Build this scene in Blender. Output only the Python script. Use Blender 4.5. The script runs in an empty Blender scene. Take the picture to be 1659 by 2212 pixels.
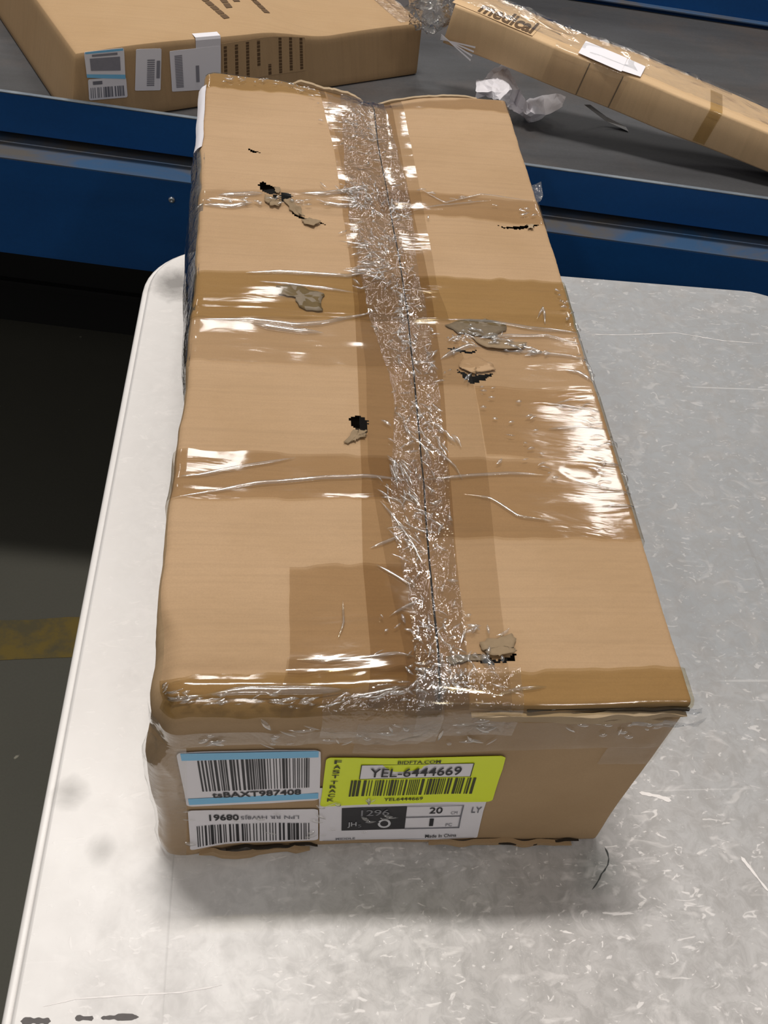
import bpy, math, random
import numpy as np
from mathutils import Matrix, Vector

# ------------------------------------------------------------------ camera, world, lights
S = bpy.context.scene
COL = S.collection
FPX = 2089.9
TZ = 0.74                                   # height of the table top
CAM = np.array([0.05042, -0.24520, TZ + 0.64164])
YAW, PIT, ROLL = 0.223785, 0.860090, 0.191794
fw = np.array([math.sin(YAW)*math.cos(PIT), math.cos(YAW)*math.cos(PIT), -math.sin(PIT)])
r0 = np.array([math.cos(YAW), -math.sin(YAW), 0.0]); u0 = np.cross(r0, fw)
cr = math.cos(ROLL)*r0 + math.sin(ROLL)*u0
cu = -math.sin(ROLL)*r0 + math.cos(ROLL)*u0
cam = bpy.data.cameras.new('camera'); cam_o = bpy.data.objects.new('camera', cam); COL.objects.link(cam_o)
cam.sensor_fit = 'VERTICAL'; cam.sensor_height = 36.0; cam.lens = FPX/2212*36.0
cam.clip_start = 0.02; cam.clip_end = 60
M = Matrix(((cr[0], cu[0], -fw[0], CAM[0]), (cr[1], cu[1], -fw[1], CAM[1]), (cr[2], cu[2], -fw[2], CAM[2]), (0, 0, 0, 1)))
cam_o.matrix_world = M
S.camera = cam_o

w = bpy.data.worlds.new('warehouse_air'); S.world = w; w.use_nodes = True
bg = w.node_tree.nodes['Background']; bg.inputs[0].default_value = (1.0, 0.975, 0.95, 1); bg.inputs[1].default_value = 0.22

def lamp(name, x, y, power, sx=1.2, sy=0.32, z=4.94, col=(1, 0.965, 0.925)):
    l = bpy.data.lights.new(name, 'AREA'); l.shape = 'RECTANGLE'; l.size = sx; l.size_y = sy; l.energy = power; l.color = col
    o = bpy.data.objects.new(name, l); COL.objects.link(o); o.location = (x, y, z); return o
lamp('overhead_light', -0.10, 1.12, 128, 1.2, 0.24)
for (x, y) in ((-2.60, 4.1), (-0.10, 4.1), (2.45, 4.1), (-1.60, 8.3), (0.98, 8.3), (3.55, 8.3)):
    lamp('overhead_light', x, y, 36, 0.34, 1.25)
for (x, y) in ((-2.60, -3.0), (2.45, -3.0), (-0.10, -5.5)):
    lamp('overhead_light', x, y, 33, 0.34, 1.25)  # added fill lamps on the camera side, lifting the shaded front and floor

S.cycles.transparent_max_bounces = 32
S.view_settings.view_transform = 'Standard'; S.view_settings.look = 'None'
S.view_settings.exposure = 0.0; S.view_settings.gamma = 1.0; S.view_settings.use_curve_mapping = False

# ------------------------------------------------------------------ helpers
rnd = random.Random(7)
def lin(r, g, b):
    f = lambda c: (c/255/12.92) if c/255 <= 0.04045 else ((c/255+0.055)/1.055)**2.4
    return (f(r), f(g), f(b), 1.0)
def ray(x, y):
    return (x-829.5)/FPX*cr - (y-1106)/FPX*cu + fw
def hit(x, y, P, N):                        # where the sight line meets a plane of the place
    d = ray(x, y); P = np.asarray(P, float); N = np.asarray(N, float)
    return CAM + d*(((P-CAM) @ N)/(d @ N))
def pz(x, y, z): return hit(x, y, (0, 0, TZ+z), (0, 0, 1))

def hsh(ix, iy, s):
    n = (ix*374761393 + iy*668265263 + s*974711) & 0x7fffffff
    n = ((n ^ (n >> 13))*1274126177) & 0x7fffffff
    return ((n ^ (n >> 16)) & 0xffff)/65535.0
def vn(x, y, s=0):                          # smooth value noise 0..1
    x = np.asarray(x, float); y = np.asarray(y, float)
    ix = np.floor(x).astype(np.int64); iy = np.floor(y).astype(np.int64); fx = x-ix; fy = y-iy
    fx = fx*fx*(3-2*fx); fy = fy*fy*(3-2*fy)
    a = hsh(ix, iy, s); b = hsh(ix+1, iy, s); c = hsh(ix, iy+1, s); d = hsh(ix+1, iy+1, s)
    return (a*(1-fx)+b*fx)*(1-fy) + (c*(1-fx)+d*fx)*fy
def fbm(x, y, s=0, o=3):
    t = 0; a = 0.5; n = 0
    for k in range(o): t = t + a*vn(x*2**k, y*2**k, s+k*17); n += a; a *= 0.5
    return t/n
def ridged(x, y, s=0): return 1-np.abs(2*vn(x, y, s)-1)
def sst(a, b, x):
    t = np.clip((np.asarray(x, float)-a)/(b-a), 0, 1); return t*t*(3-2*t)

def mesh(name, V, F, mat, parent=None, smooth=True, mats=None, fm=None):
    me = bpy.data.meshes.new(name)
    me.from_pydata([tuple(map(float, v)) for v in V], [], F)
    me.materials.append(mat)
    if mats:
        for m in mats: me.materials.append(m)
        for i, k in enumerate(fm): me.polygons[i].material_index = k
    if smooth: me.polygons.foreach_set('use_smooth', [True]*len(me.polygons))
    me.update()
    o = bpy.data.objects.new(name, me); COL.objects.link(o)
    if parent is not None:
        o.parent = parent; o.matrix_parent_inverse = Matrix.Translation(-Vector(parent.location))
    return o
def grid_faces(nx, ny, off=0):              # nx, ny = vertex counts, index = j*nx+i
    i = np.arange(nx-1); j = np.arange(ny-1); I, J = np.meshgrid(i, j); a = (J*nx+I).ravel()+off
    return np.stack([a, a+1, a+1+nx, a+nx], -1)
def npmesh(name, V, F, mat, parent=None, smooth=True):
    V = np.ascontiguousarray(V, np.float32); F = np.ascontiguousarray(F, np.int32)
    me = bpy.data.meshes.new(name); me.vertices.add(len(V)); me.vertices.foreach_set('co', V.ravel())
    n = F.shape[1]; me.loops.add(F.size); me.loops.foreach_set('vertex_index', F.ravel())
    me.polygons.add(len(F)); me.polygons.foreach_set('loop_start', np.arange(0, F.size, n, dtype=np.int32))
    me.polygons.foreach_set('loop_total', np.full(len(F), n, np.int32))
    me.update(calc_edges=True); me.materials.append(mat)
    me.polygons.foreach_set('use_smooth', [smooth]*len(F)); me.validate()
    o = bpy.data.objects.new(name, me); COL.objects.link(o)
    if parent is not None:
        o.parent = parent; o.matrix_parent_inverse = Matrix.Translation(-Vector(parent.location))
    return o
def empty(name, loc, label, cat, group=None):
    o = bpy.data.objects.new(name, None); COL.objects.link(o); o.location = loc; o.empty_display_size = 0.05
    o['label'] = label; o['category'] = cat
    if group: o['group'] = group
    bpy.context.view_layer.update(); return o
def tag(o, label, cat, group=None):
    o['label'] = label; o['category'] = cat
    if group: o['group'] = group
    return o
def box_vf(x0, x1, y0, y1, z0, z1, bev=0.0):
    # bevelled box: an 8-corner hull cut back at each corner (24 vertices)
    if bev <= 0:
        V = [(x, y, z) for z in (z0, z1) for y in (y0, y1) for x in (x0, x1)]
        return V, [(0, 2, 3, 1), (4, 5, 7, 6), (0, 1, 5, 4), (2, 6, 7, 3), (0, 4, 6, 2), (1, 3, 7, 5)]
    V = []; idx = {}
    X = (x0, x1); Y = (y0, y1); Z = (z0, z1)
    for a in (0, 1):
        for b in (0, 1):
            for c in (0, 1):
                sx, sy, sz = (1-2*a)*bev, (1-2*b)*bev, (1-2*c)*bev
                for k in range(3):
                    idx[(a, b, c, k)] = len(V)
                    V.append((X[a]+(0 if k == 0 else sx), Y[b]+(0 if k == 1 else sy), Z[c]+(0 if k == 2 else sz)))
    F = []
    for a in (0, 1): F.append([idx[(a, b, c, 0)] for b, c in ((0, 0), (1, 0), (1, 1), (0, 1))])
    for b in (0, 1): F.append([idx[(a, b, c, 1)] for a, c in ((0, 0), (0, 1), (1, 1), (1, 0))])
    for c in (0, 1): F.append([idx[(a, b, c, 2)] for a, b in ((0, 0), (1, 0), (1, 1), (0, 1))])
    for b in (0, 1):
        for c in (0, 1): F.append([idx[(0, b, c, 1)], idx[(1, b, c, 1)], idx[(1, b, c, 2)], idx[(0, b, c, 2)]])
    for a in (0, 1):
        for c in (0, 1): F.append([idx[(a, 0, c, 0)], idx[(a, 1, c, 0)], idx[(a, 1, c, 2)], idx[(a, 0, c, 2)]])
    for a in (0, 1):
        for b in (0, 1): F.append([idx[(a, b, 0, 0)], idx[(a, b, 1, 0)], idx[(a, b, 1, 1)], idx[(a, b, 0, 1)]])
    for a in (0, 1):
        for b in (0, 1):
            for c in (0, 1): F.append([idx[(a, b, c, k)] for k in range(3)])
    return V, F
def fix_normals(o):
    import bmesh
    bm = bmesh.new(); bm.from_mesh(o.data); bmesh.ops.recalc_face_normals(bm, faces=bm.faces); bm.to_mesh(o.data); bm.free(); return o
def up_normals(o):                          # thin film: make every face look up / towards the open side
    import bmesh
    bm = bmesh.new(); bm.from_mesh(o.data)
    for f in bm.faces:
        f.normal_update()
        c = f.calc_center_median()
        if f.normal.dot(Vector(CAM)-c) < 0 and f.normal.z < 0.2: f.normal_flip()
    bm.to_mesh(o.data); bm.free(); return o

# ------------------------------------------------------------------ materials
class NT:
    def __init__(s, name):
        s.m = bpy.data.materials.new(name); s.m.use_nodes = True; s.t = s.m.node_tree; s.t.nodes.clear()
        s.out = s.n('ShaderNodeOutputMaterial'); s.tc = s.n('ShaderNodeTexCoord')
    def n(s, ty, **kw):
        nd = s.t.nodes.new(ty)
        for k, v in kw.items(): setattr(nd, k, v)
        return nd
    def l(s, a, b): s.t.links.new(a, b)
    def coord(s, sc=(1, 1, 1), rot=(0, 0, 0), loc=(0, 0, 0)):
        mp = s.n('ShaderNodeMapping'); mp.inputs['Scale'].default_value = sc; mp.inputs['Rotation'].default_value = rot; mp.inputs['Location'].default_value = loc
        s.l(s.tc.outputs['Object'], mp.inputs[0]); return mp.outputs[0]
    def noise(s, scale, detail=3, rough=0.55, dist=0.0, sc=(1, 1, 1), rot=(0, 0, 0), loc=(0, 0, 0)):
        nd = s.n('ShaderNodeTexNoise'); s.l(s.coord(sc, rot, loc), nd.inputs['Vector'])
        nd.inputs['Scale'].default_value = scale; nd.inputs['Detail'].default_value = detail; nd.inputs['Roughness'].default_value = rough; nd.inputs['Distortion'].default_value = dist
        return nd.outputs['Fac']
    def ramp(s, fac, stops):
        nd = s.n('ShaderNodeValToRGB'); e = nd.color_ramp.elements
        while len(e) < len(stops): e.new(0.5)
        for i, (p, c) in enumerate(stops):
            e[i].position = p; e[i].color = c if hasattr(c, '__len__') else (c, c, c, 1)
        s.l(fac, nd.inputs[0]); return nd.outputs[0]
    def mix(s, fac, a, b, mode='MIX'):
        nd = s.n('ShaderNodeMix', data_type='RGBA', blend_type=mode)
        for k, v in ((0, fac), (6, a), (7, b)):
            if isinstance(v, (int, float)): nd.inputs[k].default_value = v
            elif isinstance(v, tuple): nd.inputs[k].default_value = v
            else: s.l(v, nd.inputs[k])
        return nd.outputs[2]
    def math(s, op, a, b=0.0, clamp=False):
        nd = s.n('ShaderNodeMath', operation=op); nd.use_clamp = clamp
        for k, v in ((0, a), (1, b)):
            if isinstance(v, (int, float)): nd.inputs[k].default_value = v
            else: s.l(v, nd.inputs[k])
        return nd.outputs[0]
    def bump(s, h, strength=0.3, dist=0.001, normal=None):
        nd = s.n('ShaderNodeBump'); nd.inputs['Strength'].default_value = strength; nd.inputs['Distance'].default_value = dist
        s.l(h, nd.inputs['Height'])
        if normal is not None: s.l(normal, nd.inputs['Normal'])
        return nd.outputs[0]
    def principled(s, col, rough=0.6, normal=None, metal=0.0, spec=0.5, coat=0.0, coat_rough=0.1):
        b = s.n('ShaderNodeBsdfPrincipled')
        for k, v in (('Base Color', col), ('Roughness', rough), ('Metallic', metal), ('Specular IOR Level', spec), ('Coat Weight', coat), ('Coat Roughness', coat_rough)):
            if isinstance(v, (int, float, tuple)): b.inputs[k].default_value = v
            else: s.l(v, b.inputs[k])
        if normal is not None: s.l(normal, b.inputs['Normal'])
        s.l(b.outputs[0], s.out.inputs[0]); return b

def mat_card(name, base, dark, streak=0.10, axis='x', spec=0.25):
    t = NT(name)
    st = (6, 420, 6) if axis == 'x' else (420, 6, 6)
    fine = t.noise(1.0, 3, 0.6, 0, sc=st)
    blot = t.noise(9.0, 4, 0.6)
    spk = t.noise(900.0, 2, 0.6)
    c = t.mix(t.ramp(blot, [(0.35, 0.0), (0.72, 1.0)]), base, dark)
    c = t.mix(t.math('MULTIPLY', t.ramp(fine, [(0.45, 0.0), (0.75, 1.0)]), streak*2), c, tuple(0.55*x for x in base[:3])+(1,))
    c = t.mix(t.math('MULTIPLY', t.ramp(spk, [(0.35, 0.0), (0.8, 1.0)]), 0.22), c, tuple(0.6*x for x in base[:3])+(1,))
    h = t.math('ADD', t.math('MULTIPLY', fine, 0.5), t.math('MULTIPLY', spk, 0.25))
    t.principled(c, 0.75, t.bump(h, 0.25, 0.0006), spec=spec)
    return t.m
def mat_plain(name, col, rough=0.6, var=0.12, scale=30, metal=0.0, spec=0.4, bump=0.05):
    t = NT(name); n = t.noise(scale, 4, 0.6)
    c = t.mix(t.math('MULTIPLY', n, var*2), col, tuple(0.6*x for x in col[:3])+(1,))
    t.principled(c, rough, t.bump(n, bump, 0.001), metal=metal, spec=spec); return t.m
def mat_film(name, tint, haze=0.03, rough=0.09, wr=0.5, scale=70.0, stretch=(1, 1, 1), ior=1.5, hazecol=(0.85, 0.85, 0.85, 1), gain=1.0):
    """thin clear plastic: tinted see-through, mirror-like reflection, a little white haze"""
    t = NT(name)
    n1 = t.noise(scale, 3, 0.55, 1.2, sc=stretch); n2 = t.noise(scale*4.1, 2, 0.5, 0.6, sc=stretch)
    h = t.math('ADD', n1, t.math('MULTIPLY', n2, 0.25))
    nrm = t.bump(h, wr, 0.004)
    tr = t.n('ShaderNodeBsdfTransparent'); tr.inputs[0].default_value = tint
    gl = t.n('ShaderNodeBsdfGlossy'); gl.inputs['Roughness'].default_value = rough; t.l(nrm, gl.inputs['Normal'])
    df = t.n('ShaderNodeBsdfDiffuse'); df.inputs[0].default_value = hazecol
    lw = t.n('ShaderNodeLayerWeight'); lw.inputs['Blend'].default_value = 0.5; t.l(nrm, lw.inputs['Normal'])          # thin sheet: same reflection from both faces
    fres = t.math('ADD', 0.045, t.math('MULTIPLY', t.math('POWER', lw.outputs['Facing'], 5.0), 0.9))
    m1 = t.n('ShaderNodeMixShader'); hz = t.math('MULTIPLY', t.ramp(n1, [(0.4, 0.35), (0.75, 1.0)]), haze)
    t.l(hz, m1.inputs[0]); t.l(tr.outputs[0], m1.inputs[1]); t.l(df.outputs[0], m1.inputs[2])
    m2 = t.n('ShaderNodeMixShader'); t.l(t.math('MULTIPLY', fres, gain, True), m2.inputs[0]); t.l(m1.outputs[0], m2.inputs[1]); t.l(gl.outputs[0], m2.inputs[2])
    t.l(m2.outputs[0], t.out.inputs[0]); return t.m

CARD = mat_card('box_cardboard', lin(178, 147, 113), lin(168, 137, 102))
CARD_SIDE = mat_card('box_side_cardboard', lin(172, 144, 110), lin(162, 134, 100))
CARD_EDGE = mat_card('torn_cardboard', lin(186, 164, 134), lin(150, 128, 100), 0.3)
CARD_BIG = mat_card('plain_cardboard', lin(178, 147, 110), lin(172, 140, 102))
CARD_LONG = mat_card('pale_cardboard', lin(214, 181, 140), lin(204, 170, 128))
GREY_TORN = mat_plain('grey_torn_paper', lin(146, 124, 95), 0.8, 0.35, 160)
GREY_SCUFF = mat_plain('grey_scuff', lin(128, 112, 90), 0.6, 0.5, 220)
HOLE = mat_plain('shaded_inner_board', lin(46, 36, 24), 0.9, 0.4, 120)  # darkness inside holes and splits is put into the colour
TAPE_GOLD = mat_film('golden_tape', (0.81, 0.755, 0.60, 1), 0.0, 0.09, 0.10, 30, (0.35, 1.4, 1))
TAPE_BROWN = mat_film('brown_tape', (0.86, 0.815, 0.735, 1), 0.0, 0.09, 0.10, 30, (0.35, 1.4, 1))
TAPE_PALE = mat_film('pale_tape', (0.925, 0.905, 0.865, 1), 0.0, 0.09, 0.10, 30, (0.35, 1.4, 1))
TAPE_CLEAR = mat_film('clear_packing_tape', (0.975, 0.965, 0.95, 1), 0.0, 0.1, 0.03, 30)
FILM = mat_film('clear_film', (0.98, 0.975, 0.965, 1), 0.015, 0.06, 0.3, 90, gain=1.7)
FILM_SOFT = mat_film('clear_film_soft', (0.965, 0.965, 0.96, 1), 0.03, 0.08, 0.2, 40, gain=1.5)
FILM_GREY = mat_film('grey_film', (0.80, 0.82, 0.84, 1), 0.16, 0.08, 0.4, 70, gain=2.0, hazecol=(0.55, 0.55, 0.54, 1))
CREASE = mat_film('tape_fold', (0.97, 0.96, 0.94, 1), 0.10, 0.14, 0.05, 60, gain=5.5, hazecol=(0.95, 0.93, 0.9, 1))  # folded tape is whitish; haze and gain also boost its glints
WHITE_LABEL = mat_plain('label_paper', lin(226, 222, 226), 0.4, 0.04, 60)
BLUE_INK = mat_plain('blue_ink', lin(122, 188, 226), 0.4, 0.05, 60)
YELLOW = mat_plain('yellow_label_paper', lin(222, 236, 40), 0.42, 0.03, 60)
BLACK_INK = mat_plain('black_ink', lin(26, 26, 32), 0.5, 0.1, 100)
GREY_INK = mat_plain('grey_ink', lin(112, 112, 120), 0.5, 0.1, 100)
SOFT_INK = mat_plain('soft_grey_print', lin(138, 136, 144), .5, .3, 200)
OLIVE_INK = mat_plain('ink_on_yellow', lin(52, 54, 18), 0.5, 0.1, 100)
BROWN_INK = mat_plain('print_on_cardboard', lin(96, 72, 46), 0.8, 0.3, 300)
PAPER = mat_plain('white_paper', lin(236, 232, 236), 0.6, 0.05, 40)

# floor: dark sealed concrete
t = NT('dark_floor'); n = t.noise(3.0, 6, 0.65); g = t.noise(260, 3, 0.6)
c = t.mix(n, lin(86, 84, 75), lin(74, 73, 66)); c = t.mix(t.math('MULTIPLY', g, 0.4), c, lin(64, 62, 56))
c = t.mix(t.ramp(t.noise(46, 2, 0.4), [(0.76, 0.0), (0.80, 0.7)]), c, lin(150, 146, 132))
t.principled(c, 0.7, t.bump(g, 0.2, 0.002), spec=0.15); FLOOR = t.m
# floor tape, worn
t = NT('worn_yellow_floor_tape'); n = t.noise(22, 5, 0.65); c = t.mix(t.ramp(n, [(0.42, 0.0), (0.62, 1.0)]), lin(100, 84, 38), lin(78, 71, 50)); t.principled(c, 0.7, spec=0.2); FTAPE = t.m
# blue paint
t = NT('blue_painted_steel'); n = t.noise(5, 5, 0.6, 0.4, sc=(1, 1, 3)); g = t.noise(240, 3, 0.6)
c = t.mix(n, lin(18, 84, 150), lin(10, 62, 118)); c = t.mix(t.math('MULTIPLY', g, 0.3), c, lin(10, 46, 80))
t.principled(c, 0.5, t.bump(g, 0.08, 0.001), spec=0.3); BLUE = t.m
t = NT('worn_blue_flange'); n = t.noise(7, 5, 0.62, 0.6, sc=(1, 2, 1)); c = t.mix(t.ramp(n, [(0.40, 0.0), (0.62, 1.0)]), lin(56, 86, 120), lin(92, 88, 84)); t.principled(c, 0.45, spec=0.4); FLANGE = t.m
t = NT('bare_steel_edge'); n = t.noise(40, 3); c = t.mix(n, lin(140, 146, 150), lin(70, 84, 100)); t.principled(c, 0.4, metal=0.6); STEEL = t.m
t = NT('conveyor_belt'); n = t.noise(1.0, 5, 0.6, 0.3, sc=(2.5, 16, 1), rot=(0, 0, 0.12)); g = t.noise(300, 3, 0.6); st = t.noise(6, 4, 0.6)
c = t.mix(t.ramp(n, [(0.3, 0.0), (0.75, 1.0)]), lin(84, 84, 86), lin(62, 61, 61)); c = t.mix(t.math('MULTIPLY', t.ramp(st, [(0.5, 0.0), (0.75, 1.0)]), 0.5), c, lin(104, 88, 76))
c = t.mix(t.math('MULTIPLY', g, 0.4), c, lin(48, 47, 46)); t.principled(c, 0.6, t.bump(g, 0.25, 0.001), spec=0.3); BELT = t.m
BLACKISH = mat_plain('blackish_panel', lin(20, 19, 18), 0.8, 0.2, 20)
DARK = mat_plain('dark_gap', lin(10, 10, 12), 0.9, 0.2, 20)
GREY_STEEL = mat_plain('grey_table_frame', lin(92, 94, 98), 0.45, 0.1, 40, metal=0.3)
SCREW = mat_plain('zinc_screw', lin(190, 196, 204), 0.3, 0.1, 60, metal=0.9)

# table plastic: white where clean, scuffed grey in the worked middle
t = NT('scuffed_white_plastic')
sep = t.n('ShaderNodeSeparateXYZ'); t.l(t.tc.outputs['Object'], sep.inputs[0]); X, Y = sep.outputs[0], sep.outputs[1]
big = t.noise(4.2, 5, 0.6, 0.5); mid = t.noise(26, 5, 0.65, 0.6)
edge = t.ramp(t.math('ADD', X, t.math('MULTIPLY', t.math('SUBTRACT', big, 0.5), 0.16)), [(0.02, 0.0), (0.24, 1.0)])   # worn away from the clean left border
cv = t.n('ShaderNodeVectorMath', operation='DISTANCE'); t.l(t.tc.outputs['Object'], cv.inputs[0]); cv.inputs[1].default_value = (0.62, 0.40, 0)
grey_zone = t.ramp(t.math('ADD', cv.outputs['Value'], t.math('MULTIPLY', t.math('SUBTRACT', big, 0.5), 0.3)), [(0.22, 1.0), (0.66, 0.0)])       # greyer around a point towards the far right
wear = t.math('MULTIPLY', edge, t.ramp(t.math('ADD', t.math('MULTIPLY', big, 0.7), t.math('MULTIPLY', mid, 0.3)), [(0.25, 0.35), (0.62, 1.0)]))
c = t.mix(t.ramp(big, [(0.3, 0.0), (0.7, 1.0)]), lin(232, 228, 224), lin(216, 211, 207))
c = t.mix(t.math('MULTIPLY', wear, 0.62), c, lin(180, 174, 170)); c = t.mix(t.math('MULTIPLY', grey_zone, 0.92), c, lin(143, 145, 147))
c = t.mix(t.math('MULTIPLY', t.ramp(mid, [(0.48, 0.0), (0.7, 1.0)]), t.math('MULTIPLY', edge, 0.5)), c, lin(166, 161, 157))
def flakes(scale, rot, st, lo, hi, k, seed):
    f = t.noise(scale, 3, 0.5, 1.6, sc=st, rot=(0, 0, rot), loc=(seed, seed*0.7, 0)); return t.math('MULTIPLY', t.ramp(f, [(lo, 0.0), (hi, 1.0)]), k)
mot = t.noise(75, 5, 0.7, 0.8); c = t.mix(t.math('MULTIPLY', t.ramp(mot, [(0.42, 0.0), (0.62, 1.0)]), t.math('MULTIPLY', edge, 0.42)), c, lin(140, 136, 132))
fl = flakes(34, 0.6, (1, 1.7, 1), 0.585, 0.72, 0.6, 1.3)
fl = t.math('MAXIMUM', fl, flakes(60, -0.7, (1, 2.2, 1), 0.635, 0.70, 0.95, 4.1))
fl = t.math('MAXIMUM', fl, flakes(95, 1.4, (1, 1.3, 1), 0.665, 0.71, 1.0, 9.0))
c = t.mix(t.math('MULTIPLY', fl, t.math('MULTIPLY', t.math('ADD', 0.14, t.math('MULTIPLY', wear, 0.8)), t.math('SUBTRACT', 1.0, t.math('MULTIPLY', grey_zone, 0.72)))), c, lin(244, 238, 234))
scr = t.noise(3.0, 2, 0.4, 0.3, sc=(1, 60, 1), rot=(0, 0, 1.2)); c = t.mix(t.ramp(scr, [(0.72, 0.0), (0.76, 0.25)]), c, lin(240, 236, 232))
scr2 = t.noise(2.5, 2, 0.4, 0.5, sc=(60, 1, 1), rot=(0, 0, 0.5)); c = t.mix(t.ramp(scr2, [(0.74, 0.0), (0.78, 0.18)]), c, lin(120, 116, 112))
def stain(c, px_, py_, rad, k, col):
    q = pz(px_, py_, 0.0) - TABLE_O
    v = t.n('ShaderNodeVectorMath', operation='DISTANCE'); t.l(t.tc.outputs['Object'], v.inputs[0]); v.inputs[1].default_value = (q[0], q[1], 0)
    d = t.math('ADD', t.math('DIVIDE', v.outputs['Value'], rad), t.math('MULTIPLY', t.math('SUBTRACT', mid, 0.5), 1.6))
    return t.mix(t.math('MULTIPLY', t.ramp(d, [(0.15, 1.0), (1.0, 0.0)]), k), c, col)
TA = 0.0371
TABLE_O = np.array([-0.0798*math.cos(TA), 0.0798*math.sin(TA), TZ])      # on the left edge
for a_ in ((372, 610, 0.030, 0.75, lin(92, 88, 84)), (150, 1712, 0.014, 0.5, lin(120, 116, 110)), (222, 1838, 0.012, 0.45, lin(130, 126, 120)),
           (1290, 1880, 0.020, 0.35, lin(96, 108, 102)), (430, 1200, 0.010, 0.3, lin(150, 146, 140))):
    c = stain(c, *a_)
rg = t.math('ADD', 0.30, t.math('MULTIPLY', mid, 0.25))
hb = t.math('ADD', t.math('MULTIPLY', mid, 0.4), t.math('MULTIPLY', fl, 0.4))
t.principled(c, rg, t.bump(hb, 0.12, 0.0008), spec=0.45); PLASTIC = t.m

# ------------------------------------------------------------------ floor
fl_o = mesh('floor', [(-9, -7, 0), (9, -7, 0), (9, 11, 0), (-9, 11, 0)], [(0, 1, 2, 3)], FLOOR, smooth=False); fl_o['kind'] = 'structure'
V = []; N_ = 90
for i in range(N_+1):
    x = -2.6+5.2*i/N_; yc = 0.6475+0.05*x
    V += [(x, yc-0.037+0.005*(rnd.random()-.5), 0.0008), (x, yc+0.037+0.005*(rnd.random()-.5), 0.0008)]
o = mesh('floor_tape', V, [(2*i, 2*i+2, 2*i+3, 2*i+1) for i in range(N_)], FTAPE, smooth=False)
tag(o, 'worn yellow marking tape stuck along the dark floor', 'floor tape')

# ------------------------------------------------------------------ folding table
TW, TL_, TR = 0.765, 1.22, 0.085
yf = 0.6754
dh = np.array([math.cos(TA), -math.sin(TA), 0]); dv = np.array([math.sin(TA), math.cos(TA), 0])
def tpt(u, v, z): return TABLE_O + dh*u + dv*v + np.array([0, 0, z])   # u along width, v along length
table = empty('folding_table', (TABLE_O[0], TABLE_O[1], 0), 'scuffed white plastic folding table with rounded corners under the taped box', 'table')
def rrect(ins):
    pts = []; r = TR-ins
    for cx, cy, a0 in ((TW-TR, yf-TR, 0), (TR, yf-TR, 90), (TR, yf-TL_+TR, 180), (TW-TR, yf-TL_+TR, 270)):
        for k in range(13):
            a = math.radians(a0+90*k/12); pts.append((cx+r*math.cos(a), cy+r*math.sin(a)))
    return pts
prof = [(0.018, -0.040), (0.006, -0.040), (0.0015, -0.034), (0.0, -0.026), (0.0, -0.010), (0.0012, -0.0065), (0.0036, -0.0052), (0.0050, -0.0066), (0.0062, -0.0052), (0.0072, -0.0016), (0.0095, 0.0)]
V = []; F = []
for ins, z in prof: V += [tpt(u, v, z) for u, v in rrect(ins)]
K = 52
for j in range(len(prof)-1):
    for i in range(K): F.append((j*K+i, j*K+(i+1) % K, (j+1)*K+(i+1) % K, (j+1)*K+i))
F.append(tuple((len(prof)-1)*K+i for i in range(K))); F.append(tuple(reversed(range(K))))
top = mesh('table_top', V, F, PLASTIC, table); top.data.shade_smooth() if False else None
# keep object coordinates of the plastic relative to the table
top.parent = None; top.matrix_parent_inverse = Matrix()
for v in top.data.vertices: v.co = v.co - Vector(TABLE_O)
top.parent = table; top.matrix_parent_inverse = Matrix(); top.location = (0, 0, TZ)
for p_ in top.data.polygons: p_.use_smooth = len(p_.vertices) == 4
def tube(P, r, k=10, close=False):
    P = [np.asarray(q, float) for q in P]; V = []; F = []
    for i, q in enumerate(P):
        d = P[min(i+1, len(P)-1)]-P[max(i-1, 0)]; d = d/np.linalg.norm(d)
        a = np.cross(d, (0, 0, 1)) if abs(d[2]) < 0.9 else np.cross(d, (1, 0, 0)); a /= np.linalg.norm(a); b = np.cross(d, a)
        V += [q+r*(math.cos(2*math.pi*m/k)*a+math.sin(2*math.pi*m/k)*b) for m in range(k)]
    for i in range(len(P)-1):
        for m in range(k): F.append((i*k+m, i*k+(m+1) % k, (i+1)*k+(m+1) % k, (i+1)*k+m))
    F += [tuple(range(k)), tuple((len(P)-1)*k+m for m in reversed(range(k)))]
    return V, F
for v0 in (yf-0.20, yf-TL_+0.20):
    for u in (0.10, TW-0.10):
        V, F = tube([tpt(u, v0, -0.04), tpt(u, v0, -0.30), tpt(u, v0, -TZ+0.012), tpt(u, v0, -TZ)], 0.0135, 12); mesh('leg', V, F, GREY_STEEL, table)
    V, F = tube([tpt(0.10, v0, -0.32), tpt(TW/2, v0, -0.32), tpt(TW-0.10, v0, -0.32)], 0.010, 10); mesh('crossbar', V, F, GREY_STEEL, table)
    s_ = -1 if v0 > 0 else 1
    V, F = tube([tpt(TW/2, v0, -0.32), tpt(TW/2, v0+s_*0.28, -0.045)], 0.008, 8); mesh('folding_brace', V, F, GREY_STEEL, table)
for u in (0.05, TW-0.05):
    V, F = tube([tpt(u, yf-0.12, -0.048), tpt(u, yf-TL_+0.12, -0.048)], 0.010, 8); mesh('side_rail', V, F, GREY_STEEL, table)

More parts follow.
